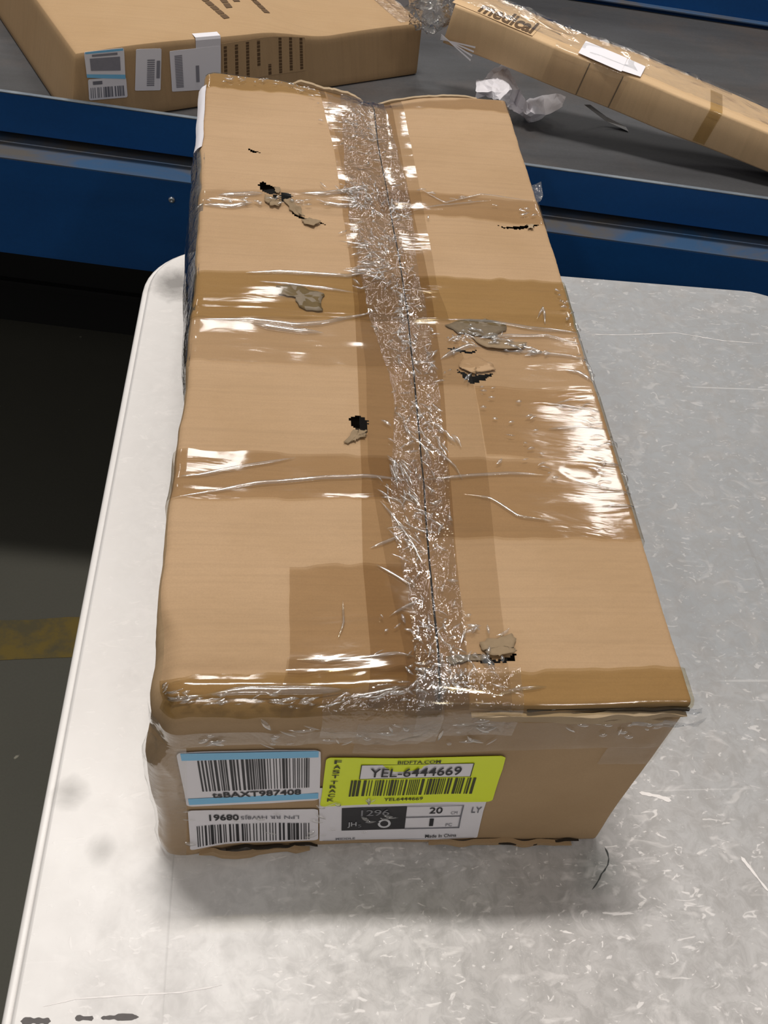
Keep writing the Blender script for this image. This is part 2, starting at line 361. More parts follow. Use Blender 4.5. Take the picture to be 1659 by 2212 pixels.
def table_ribbon(name, pts, wd, mat, seed=1, n=40):
    P = np.array([pz(x, y, 0.0) for x, y in pts]); d = np.r_[0, np.cumsum(np.linalg.norm(np.diff(P, axis=0), axis=1))]; s_ = np.linspace(0, d[-1], n)
    C = np.stack([np.interp(s_, d, P[:, i]) for i in range(3)], -1); T = np.gradient(C, axis=0); T /= np.linalg.norm(T, axis=1, keepdims=True); Nn = np.stack([-T[:, 1], T[:, 0], 0*T[:, 0]], -1)
    wv = wd*(.35+.65*vn(s_*400, s_*0, seed))*np.minimum(1, 12*np.minimum(s_, d[-1]-s_)/d[-1]+.1)
    V = np.concatenate([C-Nn*wv[:, None]/2, C+Nn*wv[:, None]/2]); V[:, 2] += .0002
    return up_normals(mesh(name, V, [(i, i+1, n+i+1, n+i) for i in range(n-1)], mat, table, smooth=False))
MARK = mat_plain('faded_marker', lin(96, 90, 88), .6, .4, 200); PALE = mat_plain('pale_scratch', lin(236, 230, 226), .5, .1, 200); DCRACK = mat_plain('dark_scratch', lin(70, 72, 70), .7, .3, 200)
for k_, pp in enumerate(([(44, 2206), (78, 2205), (110, 2206)], [(162, 2199), (202, 2200)], [(218, 2199), (262, 2197), (300, 2197)])): table_ribbon('marker_stroke', pp, .0042, MARK, k_)
table_ribbon('dark_scratch', [(1306, 1830), (1312, 1842), (1315, 1855), (1313, 1868), (1306, 1880), (1299, 1888), (1295, 1898), (1288, 1910), (1279, 1922)], .0013, DCRACK, 5)
table_ribbon('pale_scratch', [(92, 2175), (160, 2158), (260, 2151), (390, 2144), (480, 2128)], .0012, PALE, 6)
table_ribbon('pale_scratch', [(1262, 722), (1340, 724), (1460, 719), (1560, 736), (1650, 743)], .0010, PALE, 7)
table_ribbon('pale_scratch', [(1600, 1850), (1659, 1925)], .0030, PALE, 8)
table_ribbon('pale_scratch', [(1380, 1712), (1420, 1720), (1450, 1730)], .0040, PALE, 9)

# ------------------------------------------------------------------ conveyor
cs, cm = -0.1221, 0.8442                                    # front plane of the rail: y = cm + cs*x
ca = math.atan(cs)
conv = empty('belt_conveyor', (0.2, cm+cs*0.2+0.25, 0), 'long blue steel conveyor with a dark worn belt behind the folding table', 'conveyor')
cx_ = np.array([math.cos(ca), math.sin(ca), 0]); cy_ = np.array([-math.sin(ca), math.cos(ca), 0])
CO = np.array([0, cm, TZ])
BW = 0.622
ZB = 0.012                                                    # belt level above the table top
def cbox(name, x0, x1, y0, y1, z0, z1, mat, bev=0.002, parent=None):
    V, F = box_vf(x0, x1, y0, y1, z0, z1, bev)
    V = [CO + cx_*v[0] + cy_*v[1] + np.array([0, 0, v[2]]) for v in V]
    return fix_normals(mesh(name, V, F, mat, parent or conv, smooth=False))
X0, X1 = -2.4, 2.6
cbox('side_rail', X0, X1, 0.0, 0.004, 0.0, 0.050, BLUE, 0.001)
cbox('rail_edge', X0, X1, -0.0006, 0.0046, 0.0495, 0.0510, STEEL, 0.0003)
cbox('side_beam', X0, X1, -0.030, -0.026, -0.151, -0.0165, BLUE, 0.001)
cbox('beam_flange', X0, X1, -0.0302, 0.030, -0.0175, -0.0145, FLANGE, 0.0008)
cbox('beam_lower_flange', X0, X1, -0.030, 0.02, -0.153, -0.149, BLUE, 0.0008)
cbox('inner_panel', X0, X1, 0.028, 0.034, -0.15, 0.004, DARK, 0.0005)
cbox('belt', X0, X1, 0.006, BW-0.006, ZB-0.006, ZB, BELT, 0.001)
cbox('return_belt', X0, X1, 0.03, BW-0.03, -0.10, -0.094, DARK, 0.001)
cbox('far_side_rail', X0, X1, BW, BW+0.004, -0.02, 0.055, BLUE, 0.001)
cbox('far_rail_flange', X0, X1, BW-0.012, BW+0.0, 0.0180, 0.0210, FLANGE, 0.0006)
cbox('far_side_beam', X0, X1, BW+0.026, BW+0.03, -0.151, 0.0, BLUE, 0.001)
cbox('far_guard', X0, X1, BW+0.030, BW+0.034, 0.0, 0.20, BLUE, 0.001)
cbox('far_beam_flange', X0, X1, BW-0.03, BW+0.034, -0.0025, 0.0, FLANGE, 0.0006)
cbox('dark_panel', X0, X1, 0.515, 0.60, -TZ, -0.16, BLACKISH, 0.003)  # near-black panel set back below the belt, down to the floor
cbox('dark_panel_ledge', X0, X1, 0.500, 0.520, -TZ+0.10, -TZ+0.115, BLACKISH, 0.002)
for x in (-1.6, 1.5):
    cbox('leg', x, x+0.06, 0.0, 0.06, -TZ, -0.15, BLUE, 0.002); cbox('leg', x, x+0.06, BW-0.06, BW, -TZ, -0.15, BLUE, 0.002)
q = hit(371, 431, CO+cy_*-0.03, cy_)
V = []; F = []
for j, (rr, d) in enumerate(((0.0042, 0.0), (0.0042, -0.0012), (0.0032, -0.0024), (0.0014, -0.0030), (0.0012, -0.0018))):
    for k in range(12):
        a = 2*math.pi*k/12; V.append(q+cx_*rr*math.cos(a)+np.array([0, 0, rr*math.sin(a)])+cy_*d)
for j in range(4):
    for k in range(12): F.append((j*12+k, j*12+(k+1) % 12, (j+1)*12+(k+1) % 12, (j+1)*12+k))
F.append(tuple(48+k for k in range(12)))
fix_normals(mesh('screw', V, F, SCREW, conv))

# ------------------------------------------------------------------ the taped box
W, L, H = 0.30, 0.6724, 0.1903
Ly = np.array([0, .0082, .019, .0358, .0878, .1359, .1583, .2106, .2837, .3352, .3801, .448, .5316, .6673])
Lx = np.array([-.0010, -.0006, .0018, .0044, .0060, .0069, .0086, .0089, .0102, .0117, .0116, .0100, .0078, .0052])
def left(y): return np.interp(y, Ly, Lx)
def right(y): return np.interp(y, [0, .03, .06, .12, .24, .31, .38, .49, .58, .674], [.3003, .3004, .2996, .2999, .3008, .3002, .3010, .3013, .3006, .3010])
def seam(y): return np.interp(y, [0, .024, .067, .1145, .1756, .2646, .3261, .395, .5009, .577, .6494], [.1576, .1577, .1585, .1594, .1613, .1635, .1651, .1646, .1634, .1620, .1635])
def xraw(x, y): return W*(x-left(y))/(right(y)-left(y))
def rear(x): return np.interp(x, [0, .01, .075, .12, .16, .21, .257, .30], [.672, .6765, .6755, .668, .658, .6655, .671, .6725])
def deform(P, fine=True):
    """raw box surface point -> battered surface point and outward normal (box frame, z from the table)"""
    P = np.atleast_2d(np.asarray(P, float)); x, y, z = P.T
    fl_ = sst(.21, .12, x)*sst(.07, .035, y)*sst(H-.07, H-.035, z)                     # soft crushed front edge
    cl = sst(.03, 0, x)*sst(.04, 0, y)
    r = .0035 + .0165*fl_ + .008*cl + .0025*sst(.02, 0, x)
    lo = np.stack([r, r, r], -1); hi = np.array([W, L, H])-lo
    I = np.clip(P, lo, hi); D = P-I; nD = np.linalg.norm(D, axis=1, keepdims=True)
    n = D/np.maximum(nD, 1e-9)
    Q = I + n*r[:, None]
    flat = nD[:, 0] < 1e-6
    Q[flat] = P[flat]; n[flat] = (0, 0, 1)
    x, y, z = Q.T.copy()
    lx = left(P[:, 1]); rx = right(P[:, 1])
    x2 = lx + (rx-lx)*x/W
    y2 = y*(1 + (rear(P[:, 0])/L-1)*sst(.45, .672, y))
    # top: gentle sag and swell
    wt = sst(H-.03, H, P[:, 2])
    dz = (fbm(P[:, 0]*11, P[:, 1]*11, 3)-.5)*.0055 + (fbm(P[:, 0]*5+P[:, 1]*2, P[:, 1]*30, 9)-.5)*.0030
    dz *= 1-.85*np.exp(-((P[:, 0]-.30)/.07)**2-((P[:, 1]-.19)/.11)**2)
    dsm = P[:, 0]-seam(P[:, 1])
    dz += -.0022*np.exp(-(dsm/.02)**2)
    dz += -.0030*sst(0, .012, dsm)*sst(.09, .0, dsm)*sst(.52, .66, P[:, 1])
    dz += -.0060*sst(.64, .672, P[:, 1])*np.exp(-((P[:, 0]-.15)/.05)**2)
    dz += -.0020*np.exp(-((P[:, 1]-.452)/.006)**2)*sst(.17, .10, P[:, 0])            # strap dents
    dz += -.0016*np.exp(-((P[:, 1]-.325)/.005)**2) - .0012*np.exp(-((P[:, 1]-.150)/.006)**2)*sst(.18, .1, P[:, 0])
    dz += -.0022*np.exp(-((P[:, 1]-.022-.00*P[:, 0])/.006)**2)*sst(.20, .05, P[:, 0])
    if fine: dz += (vn(P[:, 0]*140, P[:, 1]*420, 21)-.5)*.00035
    z2 = z + dz*wt
    # front: shallow waves, bulging bottom
    wf = sst(.03, 0, P[:, 1])
    y2 = y2 + wf*((fbm(P[:, 0]*14, P[:, 2]*14, 31)-.5)*.0035 - .0015*sst(.05, .0, P[:, 2]))*sst(0, .02, P[:, 0])
    y2 = y2 - .006*sst(.05, 0, P[:, 0])*sst(.07, 0, P[:, 2])*wf
    x2 = x2 + sst(.02, 0, P[:, 0])*(fbm(P[:, 1]*26, P[:, 2]*26, 41)-.5)*.0045*sst(0, .015, P[:, 2])
    z2 = np.maximum(z2, 0.0)
    return np.stack([x2, y2, z2+TZ], -1), n
def fold(X, Y):
    """unfolded top-sheet coordinates: beyond an edge the sheet runs down the side"""
    X = np.asarray(X, float); Y = np.asarray(Y, float)
    z = H - np.maximum(0, -X) - np.maximum(0, X-W) - np.maximum(0, -Y) - np.maximum(0, Y-L)
    return np.stack([np.clip(X, 0, W), np.clip(Y, 0, L), z], -1)
def tp(x, y):                               # photo point on the lid -> sheet coordinates
    q = pz(x, y, H); return np.array([float(xraw(q[0], q[1])), q[1]])
def tps(P): return np.array([tp(*p) for p in P])

boxo = empty('cardboard_box', (W/2, 0.02, TZ), 'battered long brown cardboard box wrapped in clear tape on the folding table', 'box')
# holes through the lid, outlined on its sheet
HOLES = [tps(h) for h in (
    [(556, 400), (566, 395), (585, 403), (603, 408), (598, 420), (580, 420), (566, 412)],
    [(588, 421), (600, 422), (604, 430), (594, 434), (587, 429)],
    [(606, 419), (622, 416), (632, 424), (628, 436), (612, 438), (604, 428)],
    [(622, 438), (640, 452), (654, 466), (690, 478), (712, 484), (664, 478), (640, 466)],
    [(754, 906), (768, 899), (786, 901), (795, 912), (793, 934), (776, 936), (762, 924)],
    [(984, 799), (1002, 808), (1022, 814), (1048, 808), (1068, 806), (1046, 822), (1020, 831), (1000, 818)],
    [(962, 752), (985, 752), (1010, 760), (1032, 757), (1020, 766), (990, 762)],
    [(1070, 484), (1090, 490), (1112, 489), (1140, 486), (1166, 486), (1150, 493), (1120, 496), (1086, 493)],
    [(1000, 1418), (1030, 1412), (1052, 1418), (1068, 1426), (1104, 1418), (1112, 1404), (1116, 1426), (1070, 1436), (1030, 1426)],
    [(536, 322), (540, 330), (556, 334), (565, 333), (552, 331), (541, 326)])]
def inside(poly, x, y):
    c = np.zeros(len(x), bool); n = len(poly)
    for i in range(n):
        x1, y1 = poly[i]; x2, y2 = poly[i-1]
        cond = (y1 > y) != (y2 > y)
        with np.errstate(divide='ignore', invalid='ignore'):
            c ^= cond & (x < (x2-x1)*(y-y1)/(y2-y1+1e-12)+x1)
    return c
NX, NY = 110, 540
s_ = np.linspace(0, 1, NX+1); s_ = 1-(1-s_)**1.35                     # closer together near the seam
yy = np.linspace(0, L, NY+1)
for side in (0, 1):
    A, B = np.meshgrid(s_, yy)
    sm = seam(B)
    X = A*(sm-.0006) if side == 0 else W-A*(W-sm-.0006)
    P, n = deform(np.stack([X.ravel(), B.ravel(), np.full(X.size, H)], -1))
    curl = np.exp(-((1-A.ravel())/.03)**2)
    P[:, 2] -= .0022*curl*(0.4+0.6*vn(B.ravel()*30, B.ravel()*0, 5+side))
    F = grid_faces(NX+1, NY+1)
    if side: F = F[:, ::-1]
    cxm = X.ravel()[F].mean(1); cym = B.ravel()[F].mean(1)
    jx = (vn(cxm*900, cym*900, 77)-.5)*.0018; jy = (vn(cxm*900, cym*900, 78)-.5)*.0018
    keep = np.ones(len(F), bool)
    for h in HOLES: keep &= ~inside(h, cxm+jx, cym+jy)
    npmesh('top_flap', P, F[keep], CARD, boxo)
def side_grid(name, fn, nu, nv, mat, flip=False):
    U, V_ = np.meshgrid(np.linspace(0, 1, nu), np.linspace(0, 1, nv)); P, n = deform(fn(U.ravel(), V_.ravel())); F = grid_faces(nu, nv)
    if flip: F = F[:, ::-1]
    return P, F
bodyV = []; bodyF = []; off = 0
for fn, nu, nv, fp in ((lambda u, v: np.stack([u*W, 0*u, v*H], -1), 221, 77, False), (lambda u, v: np.stack([u*W, 0*u+L, v*H], -1), 111, 50, True),
                       (lambda u, v: np.stack([0*u, u*L, v*H], -1), 541, 50, True), (lambda u, v: np.stack([0*u+W, u*L, v*H], -1), 541, 50, False),
                       (lambda u, v: np.stack([u*W, v*L, 0*u], -1), 60, 120, True)):
    P, F = side_grid('', fn, nu, nv, None, fp); bodyV.append(P); bodyF.append(F+off); off += len(P)
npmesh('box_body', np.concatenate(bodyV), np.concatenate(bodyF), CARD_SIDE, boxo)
# the second board layer under the lid, seen through the holes
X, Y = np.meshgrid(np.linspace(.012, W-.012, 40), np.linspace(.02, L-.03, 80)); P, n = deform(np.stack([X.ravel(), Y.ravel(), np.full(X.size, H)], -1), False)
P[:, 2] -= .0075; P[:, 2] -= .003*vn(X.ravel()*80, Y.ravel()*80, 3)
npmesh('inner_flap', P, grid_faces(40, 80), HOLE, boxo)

LAYER = [0.00035]
def sheet(name, quad, mat, nx=40, ny=24, wr=0.0004, ws=(60, 60), seed=1, eps=None, raw=False, edge=0.0006, bulge=None, parent=None):
    """strip of tape lying on the lid: quad = four photo points (or sheet points), far-left, far-right, near-right, near-left"""
    q = np.array(quad, float) if raw else tps(quad)
    U, V_ = np.meshgrid(np.linspace(0, 1, nx), np.linspace(0, 1, ny)); U = U.ravel(); V_ = V_.ravel()
    P = (q[0]*(1-U)[:, None]+q[1]*U[:, None])*(1-V_)[:, None] + (q[3]*(1-U)[:, None]+q[2]*U[:, None])*V_[:, None]
    P = P + edge*np.stack([(vn(P[:, 1]*150, U*0, seed+5)-.5)*((U < .001) | (U > .999)), (vn(P[:, 0]*110, V_*0, seed+6)-.5)*4*((V_ < .001) | (V_ > .999))], -1)
    if eps is None: LAYER[0] += 0.00009; e = LAYER[0]
    else: e = eps
    S3, n = deform(fold(P[:, 0], P[:, 1]), False); S3 = S3+n*.0001
    hgt = e + .4*wr*ridged(P[:, 0]*ws[0]+3*fbm(P[:, 0]*20, P[:, 1]*20, seed), P[:, 1]*ws[1], seed)**2
    if bulge is not None: hgt = hgt + bulge(U, V_, P)
    o = npmesh(name, S3+n*hgt[:, None], grid_faces(nx, ny)[:, ::-1], mat, parent or boxo)
    return o
# lengthwise tapes over the seam (photo points: far-left, far-right, near-right, near-left)
def long_tape(name, Lp, Rp, mat, nx=20, ny=150, wr=.0003, seed=3, ws=(50, 50), y0=None, y1=None):
    Lq = tps(Lp); Rq = tps(Rp); ys = np.linspace(y0, y1, ny)
    lxs = np.interp(ys, Lq[::-1, 1], Lq[::-1, 0]); rxs = np.interp(ys, Rq[::-1, 1], Rq[::-1, 0])
    U = np.linspace(0, 1, nx); X = lxs[:, None]*(1-U)+rxs[:, None]*U; Y = np.repeat(ys[:, None], nx, 1)
    LAYER[0] += 0.00009
    S3, n = deform(fold(X.ravel(), Y.ravel()), False)
    hgt = LAYER[0] + .4*wr*ridged(X.ravel()*ws[0]+2*fbm(X.ravel()*18, Y.ravel()*18, seed), Y.ravel()*ws[1], seed)**2
    return npmesh(name, S3+n*hgt[:, None], grid_faces(nx, ny), mat, boxo)
long_tape('packing_tape', [(690, 190), (722, 330), (752, 540), (768, 700), (780, 1000), (784, 1225), (800, 1450)],
          [(845, 210), (880, 400), (930, 620), (955, 800), (970, 1000), (990, 1230), (1008, 1400)], TAPE_BROWN, seed=3, y0=-.006, y1=L+.02)
long_tape('packing_tape', [(705, 190), (745, 400), (770, 620), (790, 800), (795, 1000), (850, 1300), (880, 1450)],
          [(868, 210), (905, 400), (945, 620), (1022, 830), (1048, 980), (1078, 1270), (1092, 1400)], TAPE_PALE, seed=8, y0=-.03, y1=L+.03)
# tapes across the lid
Rq = lambda p, dx: None
def cross(quad, mat, wl=0.0, wr_=0.0, **k):
    q = tps(quad)
    if wl: q[0, 0] = -wl; q[3, 0] = -wl
    if wr_: q[1, 0] = W+wr_; q[2, 0] = W+wr_
    return sheet('packing_tape', q, mat, raw=True, **k)
def rearq(xa, xb, px_): pass
cross([(440, 160), (700, 185), (705, 207), (443, 194)], TAPE_GOLD, wl=.0, nx=50, ny=14, wr=.0006, ws=(40, 160), seed=11)
cross([(838, 208), (1090, 216), (1100, 246), (848, 222)], TAPE_BROWN, wr_=.01, nx=40, ny=12, seed=12)
cross([(436, 424), (800, 412), (812, 452), (434, 448)], TAPE_PALE, wl=.06, nx=80, ny=16, wr=.0009, ws=(30, 130), seed=13)
cross([(812, 404), (1160, 440), (1178, 492), (822, 456)], TAPE_BROWN, wr_=.05, nx=80, ny=20, wr=.0006, ws=(30, 100), seed=14)
cross([(424, 588), (846, 598), (866, 694), (416, 694)], TAPE_GOLD, wl=.05, nx=90, ny=30, wr=.0005, ws=(20, 60), seed=15)
cross([(846, 592), (1214, 612), (1250, 722), (866, 690)], TAPE_GOLD, wr_=.05, nx=90, ny=30, wr=.0005, ws=(20, 60), seed=16)
cross([(416, 690), (866, 692), (880, 800), (408, 778)], TAPE_PALE, wl=.05, nx=80, ny=30, wr=.0005, ws=(20, 60), seed=17)
cross([(866, 690), (1250, 720), (1292, 850), (886, 832)], TAPE_PALE, wr_=.05, nx=80, ny=30, wr=.0008, ws=(24, 70), seed=18)
cross([(386, 974), (902, 990), (906, 1078), (366, 1086)], TAPE_BROWN, wl=.05, nx=90, ny=30, wr=.0005, ws=(16, 50), seed=19)
cross([(1024, 838), (1290, 850), (1345, 1018), (1050, 985)], TAPE_BROWN, wr_=.05, nx=80, ny=40, wr=.0007, ws=(18, 60), seed=20)
cross([(902, 985), (1342, 1012), (1392, 1168), (914, 1162)], TAPE_BROWN, wr_=.05, nx=110, ny=40, wr=.0007, ws=(18, 60), seed=21)
cross([(624, 1229), (920, 1212), (946, 1450), (622, 1452)], TAPE_BROWN, nx=50, ny=40, wr=.0003, seed=22)
# tapes wrapped over the near edge onto the front
def front_wrap(pxl, pxr, down_l, down_r, mat, **k):
    a = tp(*pxl); b = tp(*pxr)
    return sheet('packing_tape', [a, b, (b[0], -down_r), (a[0], -down_l)], mat, raw=True, **k)
front_wrap((322, 1462), (955, 1438), .0105, .0105, TAPE_GOLD, nx=110, ny=36, wr=.0006, ws=(22, 60), seed=23)
front_wrap((620, 1420), (960, 1412), .0105, .0115, TAPE_PALE, nx=60, ny=36, wr=.0006, ws=(22, 60), seed=24)
front_wrap((940, 1462), (1478, 1440), .004, .0025, TAPE_GOLD, nx=110, ny=24, wr=.0004, ws=(22, 60), seed=25)
front_wrap((905, 1450), (1120, 1446), .030, .030, FILM, nx=70, ny=60, wr=.0024, ws=(80, 80), seed=26)
front_wrap((700, 1490), (960, 1470), .030, .036, FILM, nx=70, ny=50, wr=.0020, ws=(60, 80), seed=27)
# crumpled clear tape along the seam
def film_run(Lp, Rp, y0, y1, wr, ws, seed, mat=FILM, nx=60, ny=420):
    Lq = tps(Lp); Rq_ = tps(Rp); ys = np.linspace(y0, y1, ny)
    lxs = np.interp(ys, Lq[::-1, 1], Lq[::-1, 0]); rxs = np.interp(ys, Rq_[::-1, 1], Rq_[::-1, 0])
    U = np.linspace(0, 1, nx); X = (lxs[:, None]*(1-U)+rxs[:, None]*U); Y = np.repeat(ys[:, None], nx, 1)
    X = X + .004*(fbm(X*40, Y*40, seed+3)-.5); x = X.ravel(); y = Y.ravel()
    S3, n = deform(fold(x, y))
    wx = x+.012*(fbm(x*45, y*45, seed+7)-.5); wy = y+.012*(fbm(x*45, y*45, seed+8)-.5)
    h = ridged(wx*ws, wy*ws*.7, seed)**3 + .6*ridged(wx*ws*2.1, wy*ws*1.3, seed+1)**3
    am = .5+.5*sst(.35, .65, fbm(x*12, y*12, seed+2))
    ed = np.minimum(1, np.tile(np.minimum(U, 1-U)*8, ny))
    return npmesh('clear_tape', S3+n*(.0016+wr*h*am*ed)[:, None], grid_faces(nx, ny), mat, boxo)
film_run([(735, 200), (745, 400), (770, 560), (800, 700), (850, 850), (840, 1100), (880, 1300), (900, 1460)],
         [(830, 210), (880, 400), (900, 560), (925, 700), (950, 850), (975, 1100), (1000, 1300), (1010, 1460)], .0, L-.004, .0017, 90, 51)

# folds in the tape: raised rounded creases
def ridge(P, wd, hg, e=.0012, k=7, taper=.25):
    P = np.array(P, float)
    d = np.diff(P, axis=0); ln = np.r_[0, np.cumsum(np.linalg.norm(d, axis=1))]
    n = max(8, int(ln[-1]/.004)); s = np.linspace(0, ln[-1], n)
    C = np.stack([np.interp(s, ln, P[:, 0]), np.interp(s, ln, P[:, 1])], -1)
    T = np.gradient(C, axis=0); T /= np.linalg.norm(T, axis=1, keepdims=True)+1e-12; Nn = np.stack([-T[:, 1], T[:, 0]], -1)
    tpz = np.minimum(1, np.minimum(s, ln[-1]-s)/(ln[-1]*taper+1e-9))**.7+.03
    a = np.linspace(0, math.pi, k)
    X = (C[:, None, :]+Nn[:, None, :]*(np.cos(a)[None, :, None]*wd*.5*tpz[:, None, None])).reshape(-1, 2)
    S3, nn = deform(fold(X[:, 0], X[:, 1]))
    hh = (e+np.sin(a)[None, :]*hg*tpz[:, None]).ravel()
    return S3+nn*hh[:, None], grid_faces(k, n)[:, ::-1]
def crease(pts, wd=.0022, hg=.0011, name='tape_crease'):
    V, F = ridge(tps(pts), wd, hg); return npmesh(name, V, F, CREASE, boxo)
CR = [([(378, 1079), (450, 1066), (560, 1045), (700, 1034), (790, 1031), (900, 1040)], .0030, .0014),
      ([(384, 1034), (430, 1030), (520, 1012), (640, 990)], .0026, .0010),
      ([(430, 691), (480, 692), (540, 694), (640, 704), (700, 700), (760, 688), (820, 668)], .0036, .0015),
      ([(540, 700), (580, 708), (640, 715), (700, 720)], .0046, .0018),
      ([(530, 592), (600, 592), (680, 598), (750, 602), (800, 588)], .0032, .0014),
      ([(560, 612), (640, 622), (700, 628), (765, 636)], .0026, .0010),
      ([(470, 426), (520, 424), (570, 421)], .0050, .0018), ([(648, 420), (700, 422), (750, 416), (800, 402)], .0054, .0020),
      ([(440, 442), (500, 446), (545, 441)], .0040, .0014), ([(690, 438), (730, 446), (800, 448)], .0036, .0014),
      ([(960, 692), (1060, 696), (1150, 712), (1255, 722)], .0034, .0015), ([(1020, 735), (1100, 728), (1180, 728), (1250, 745)], .0032, .0014),
      ([(1080, 760), (1150, 762), (1230, 770), (1280, 782)], .0026, .0010), ([(1160, 690), (1172, 668), (1178, 700)], .0022, .0010),
      ([(950, 780), (980, 764), (1010, 750), (1040, 752)], .0040, .0016), ([(1100, 742), (1135, 752), (1165, 762), (1130, 770)], .0040, .0014),
      ([(1220, 800), (1250, 805), (1275, 822), (1284, 826)], .0030, .0013), ([(1265, 780), (1277, 800), (1281, 825)], .0026, .0013),
      ([(900, 1036), (1000, 1030), (1100, 1026), (1180, 1030)], .0026, .0010), ([(1000, 1070), (1060, 1080), (1120, 1120), (1200, 1130)], .0020, .0008),
      ([(1180, 930), (1250, 926), (1310, 930)], .0024, .0009), ([(1170, 874), (1240, 884), (1300, 892)], .0024, .0009),
      ([(1240, 1040), (1300, 1058), (1370, 1072)], .0028, .0011), ([(1280, 1000), (1340, 1010)], .0030, .0012),
      ([(1290, 1100), (1340, 1096), (1378, 1098)], .0028, .0012),
      ([(640, 1424), (720, 1424), (800, 1420), (860, 1412), (905, 1420)], .0026, .0010),
      ([(440, 1500), (520, 1490), (640, 1488), (760, 1488)], .0060, .0018), ([(330, 1520), (380, 1512), (440, 1500)], .0036, .0012),
      ([(730, 1512), (800, 1500), (880, 1482)], .0030, .0014), ([(1070, 1505), (1120, 1490), (1180, 1484)], .0026, .0010),
      ([(905, 408), (960, 440), (1040, 420), (1150, 436)], .0018, .0006), ([(890, 455), (950, 446), (1060, 436)], .0018, .0006),
      ([(1000, 1040), (985, 1010), (960, 985), (920, 950), (905, 915)], .0020, .0008), ([(820, 1085), (850, 1120), (890, 1170), (915, 1215)], .0020, .0009),
      ([(800, 1185), (850, 1165), (880, 1150)], .0020, .0009), ([(810, 1220), (850, 1240), (900, 1270)], .0020, .0009), ([(840, 1335), (880, 1310), (915, 1290)], .0020, .0009),
      ([(740, 1300), (742, 1350), (730, 1380)], .0016, .0006), ([(1040, 1412), (1050, 1430), (1068, 1450)], .0050, .0020)]
for pts, wd, hg in CR: crease(pts, wd, hg)
# hundreds of tiny folds where the clear tape is crumpled: one mass
allV = []; allF = []; off = 0
def scatter(spine, half, n, seed, lmin=.003, lmax=.011, ang=None):
    global off
    r_ = random.Random(seed); Q = tps(spine); d = np.r_[0, np.cumsum(np.linalg.norm(np.diff(Q, axis=0), axis=1))]
    for _ in range(n):
        s = r_.random()*d[-1]; c = np.array([np.interp(s, d, Q[:, 0]), np.interp(s, d, Q[:, 1])])
        hw = np.interp(s, d, half) if hasattr(half, '__len__') else half
        c = c + np.array([r_.gauss(0, .5)*hw, r_.gauss(0, .4)*.006])
        a = r_.uniform(0, math.pi) if ang is None else r_.gauss(ang, .35)
        l = r_.uniform(lmin, lmax); b = r_.uniform(-.5, .5)
        pts = [c+l*t_*np.array([math.cos(a+b*t_), math.sin(a+b*t_)]) for t_ in (-.5, -.17, .17, .5)]
        if min(p[1] for p in pts) < -.02: continue
        V, F = ridge(pts, r_.uniform(.0008, .0026), r_.uniform(.0005, .0016), e=.0022+r_.random()*.001, k=5, taper=.45)
        allV.append(V); allF.append(F+off); off += len(V)
SP = [(795, 215), (806, 300), (822, 400), (850, 560), (868, 680), (880, 800), (900, 1000), (915, 1160), (930, 1300), (945, 1440), (955, 1520)]
scatter(SP, .016, 150, 1)
scatter([(760, 400), (800, 440), (850, 470)], [.03]*3, 110, 2)
scatter([(790, 480), (830, 560), (840, 640)], [.028]*3, 80, 3)
scatter([(775, 520), (790, 560), (800, 600)], .012, 26, 4, .012, .022, ang=.25)
scatter([(868, 640), (872, 700), (878, 760)], .006, 60, 5, .002, .006)
scatter([(905, 720), (920, 780), (960, 830)], .022, 36, 6)
scatter([(900, 880), (930, 920), (960, 1000)], .016, 34, 7, .005, .014, ang=-1.0)
scatter([(850, 1000), (880, 1100), (920, 1200)], .016, 44, 8, .006, .018, ang=-1.1)
scatter([(930, 1340), (960, 1420), (970, 1500)], .030, 90, 9)
scatter([(760, 230), (790, 270), (800, 300)], .014, 46, 10, .002, .006)
scatter([(700, 215), (760, 330)], .014, 20, 11, .003, .008, ang=.1)
scatter([(1020, 720), (1100, 750), (1150, 765)], .02, 46, 12, .003, .010, ang=.1)
scatter([(980, 740), (1010, 735)], .012, 18, 13)
scatter([(1200, 620), (1230, 700), (1280, 820)], .006, 26, 14, .002, .006)
scatter([(1250, 880), (1290, 980), (1330, 1060)], .020, 34, 15, .004, .014, ang=.1)
scatter([(440, 440), (560, 440), (700, 440)], .006, 26, 16, .003, .010, ang=0)
scatter([(460, 185), (560, 180), (700, 200)], .010, 34, 17, .002, .008, ang=0)
scatter([(560, 1500), (700, 1520), (900, 1490)], .010, 50, 18, .003, .012, ang=.3)
scatter([(1050, 840), (1150, 980), (1200, 1100)], .03, 22, 19, .003, .008, ang=.1)
scatter([(890, 410), (1160, 470)], .008, 16, 20, .003, .010, ang=.1)
scatter([(345, 1490), (420, 1510), (520, 1505)], .006, 24, 21, .003, .010, ang=.2)
tw = npmesh('tape_wrinkles', np.concatenate(allV), np.concatenate(allF), CREASE, boxo); tw['kind'] = 'stuff'

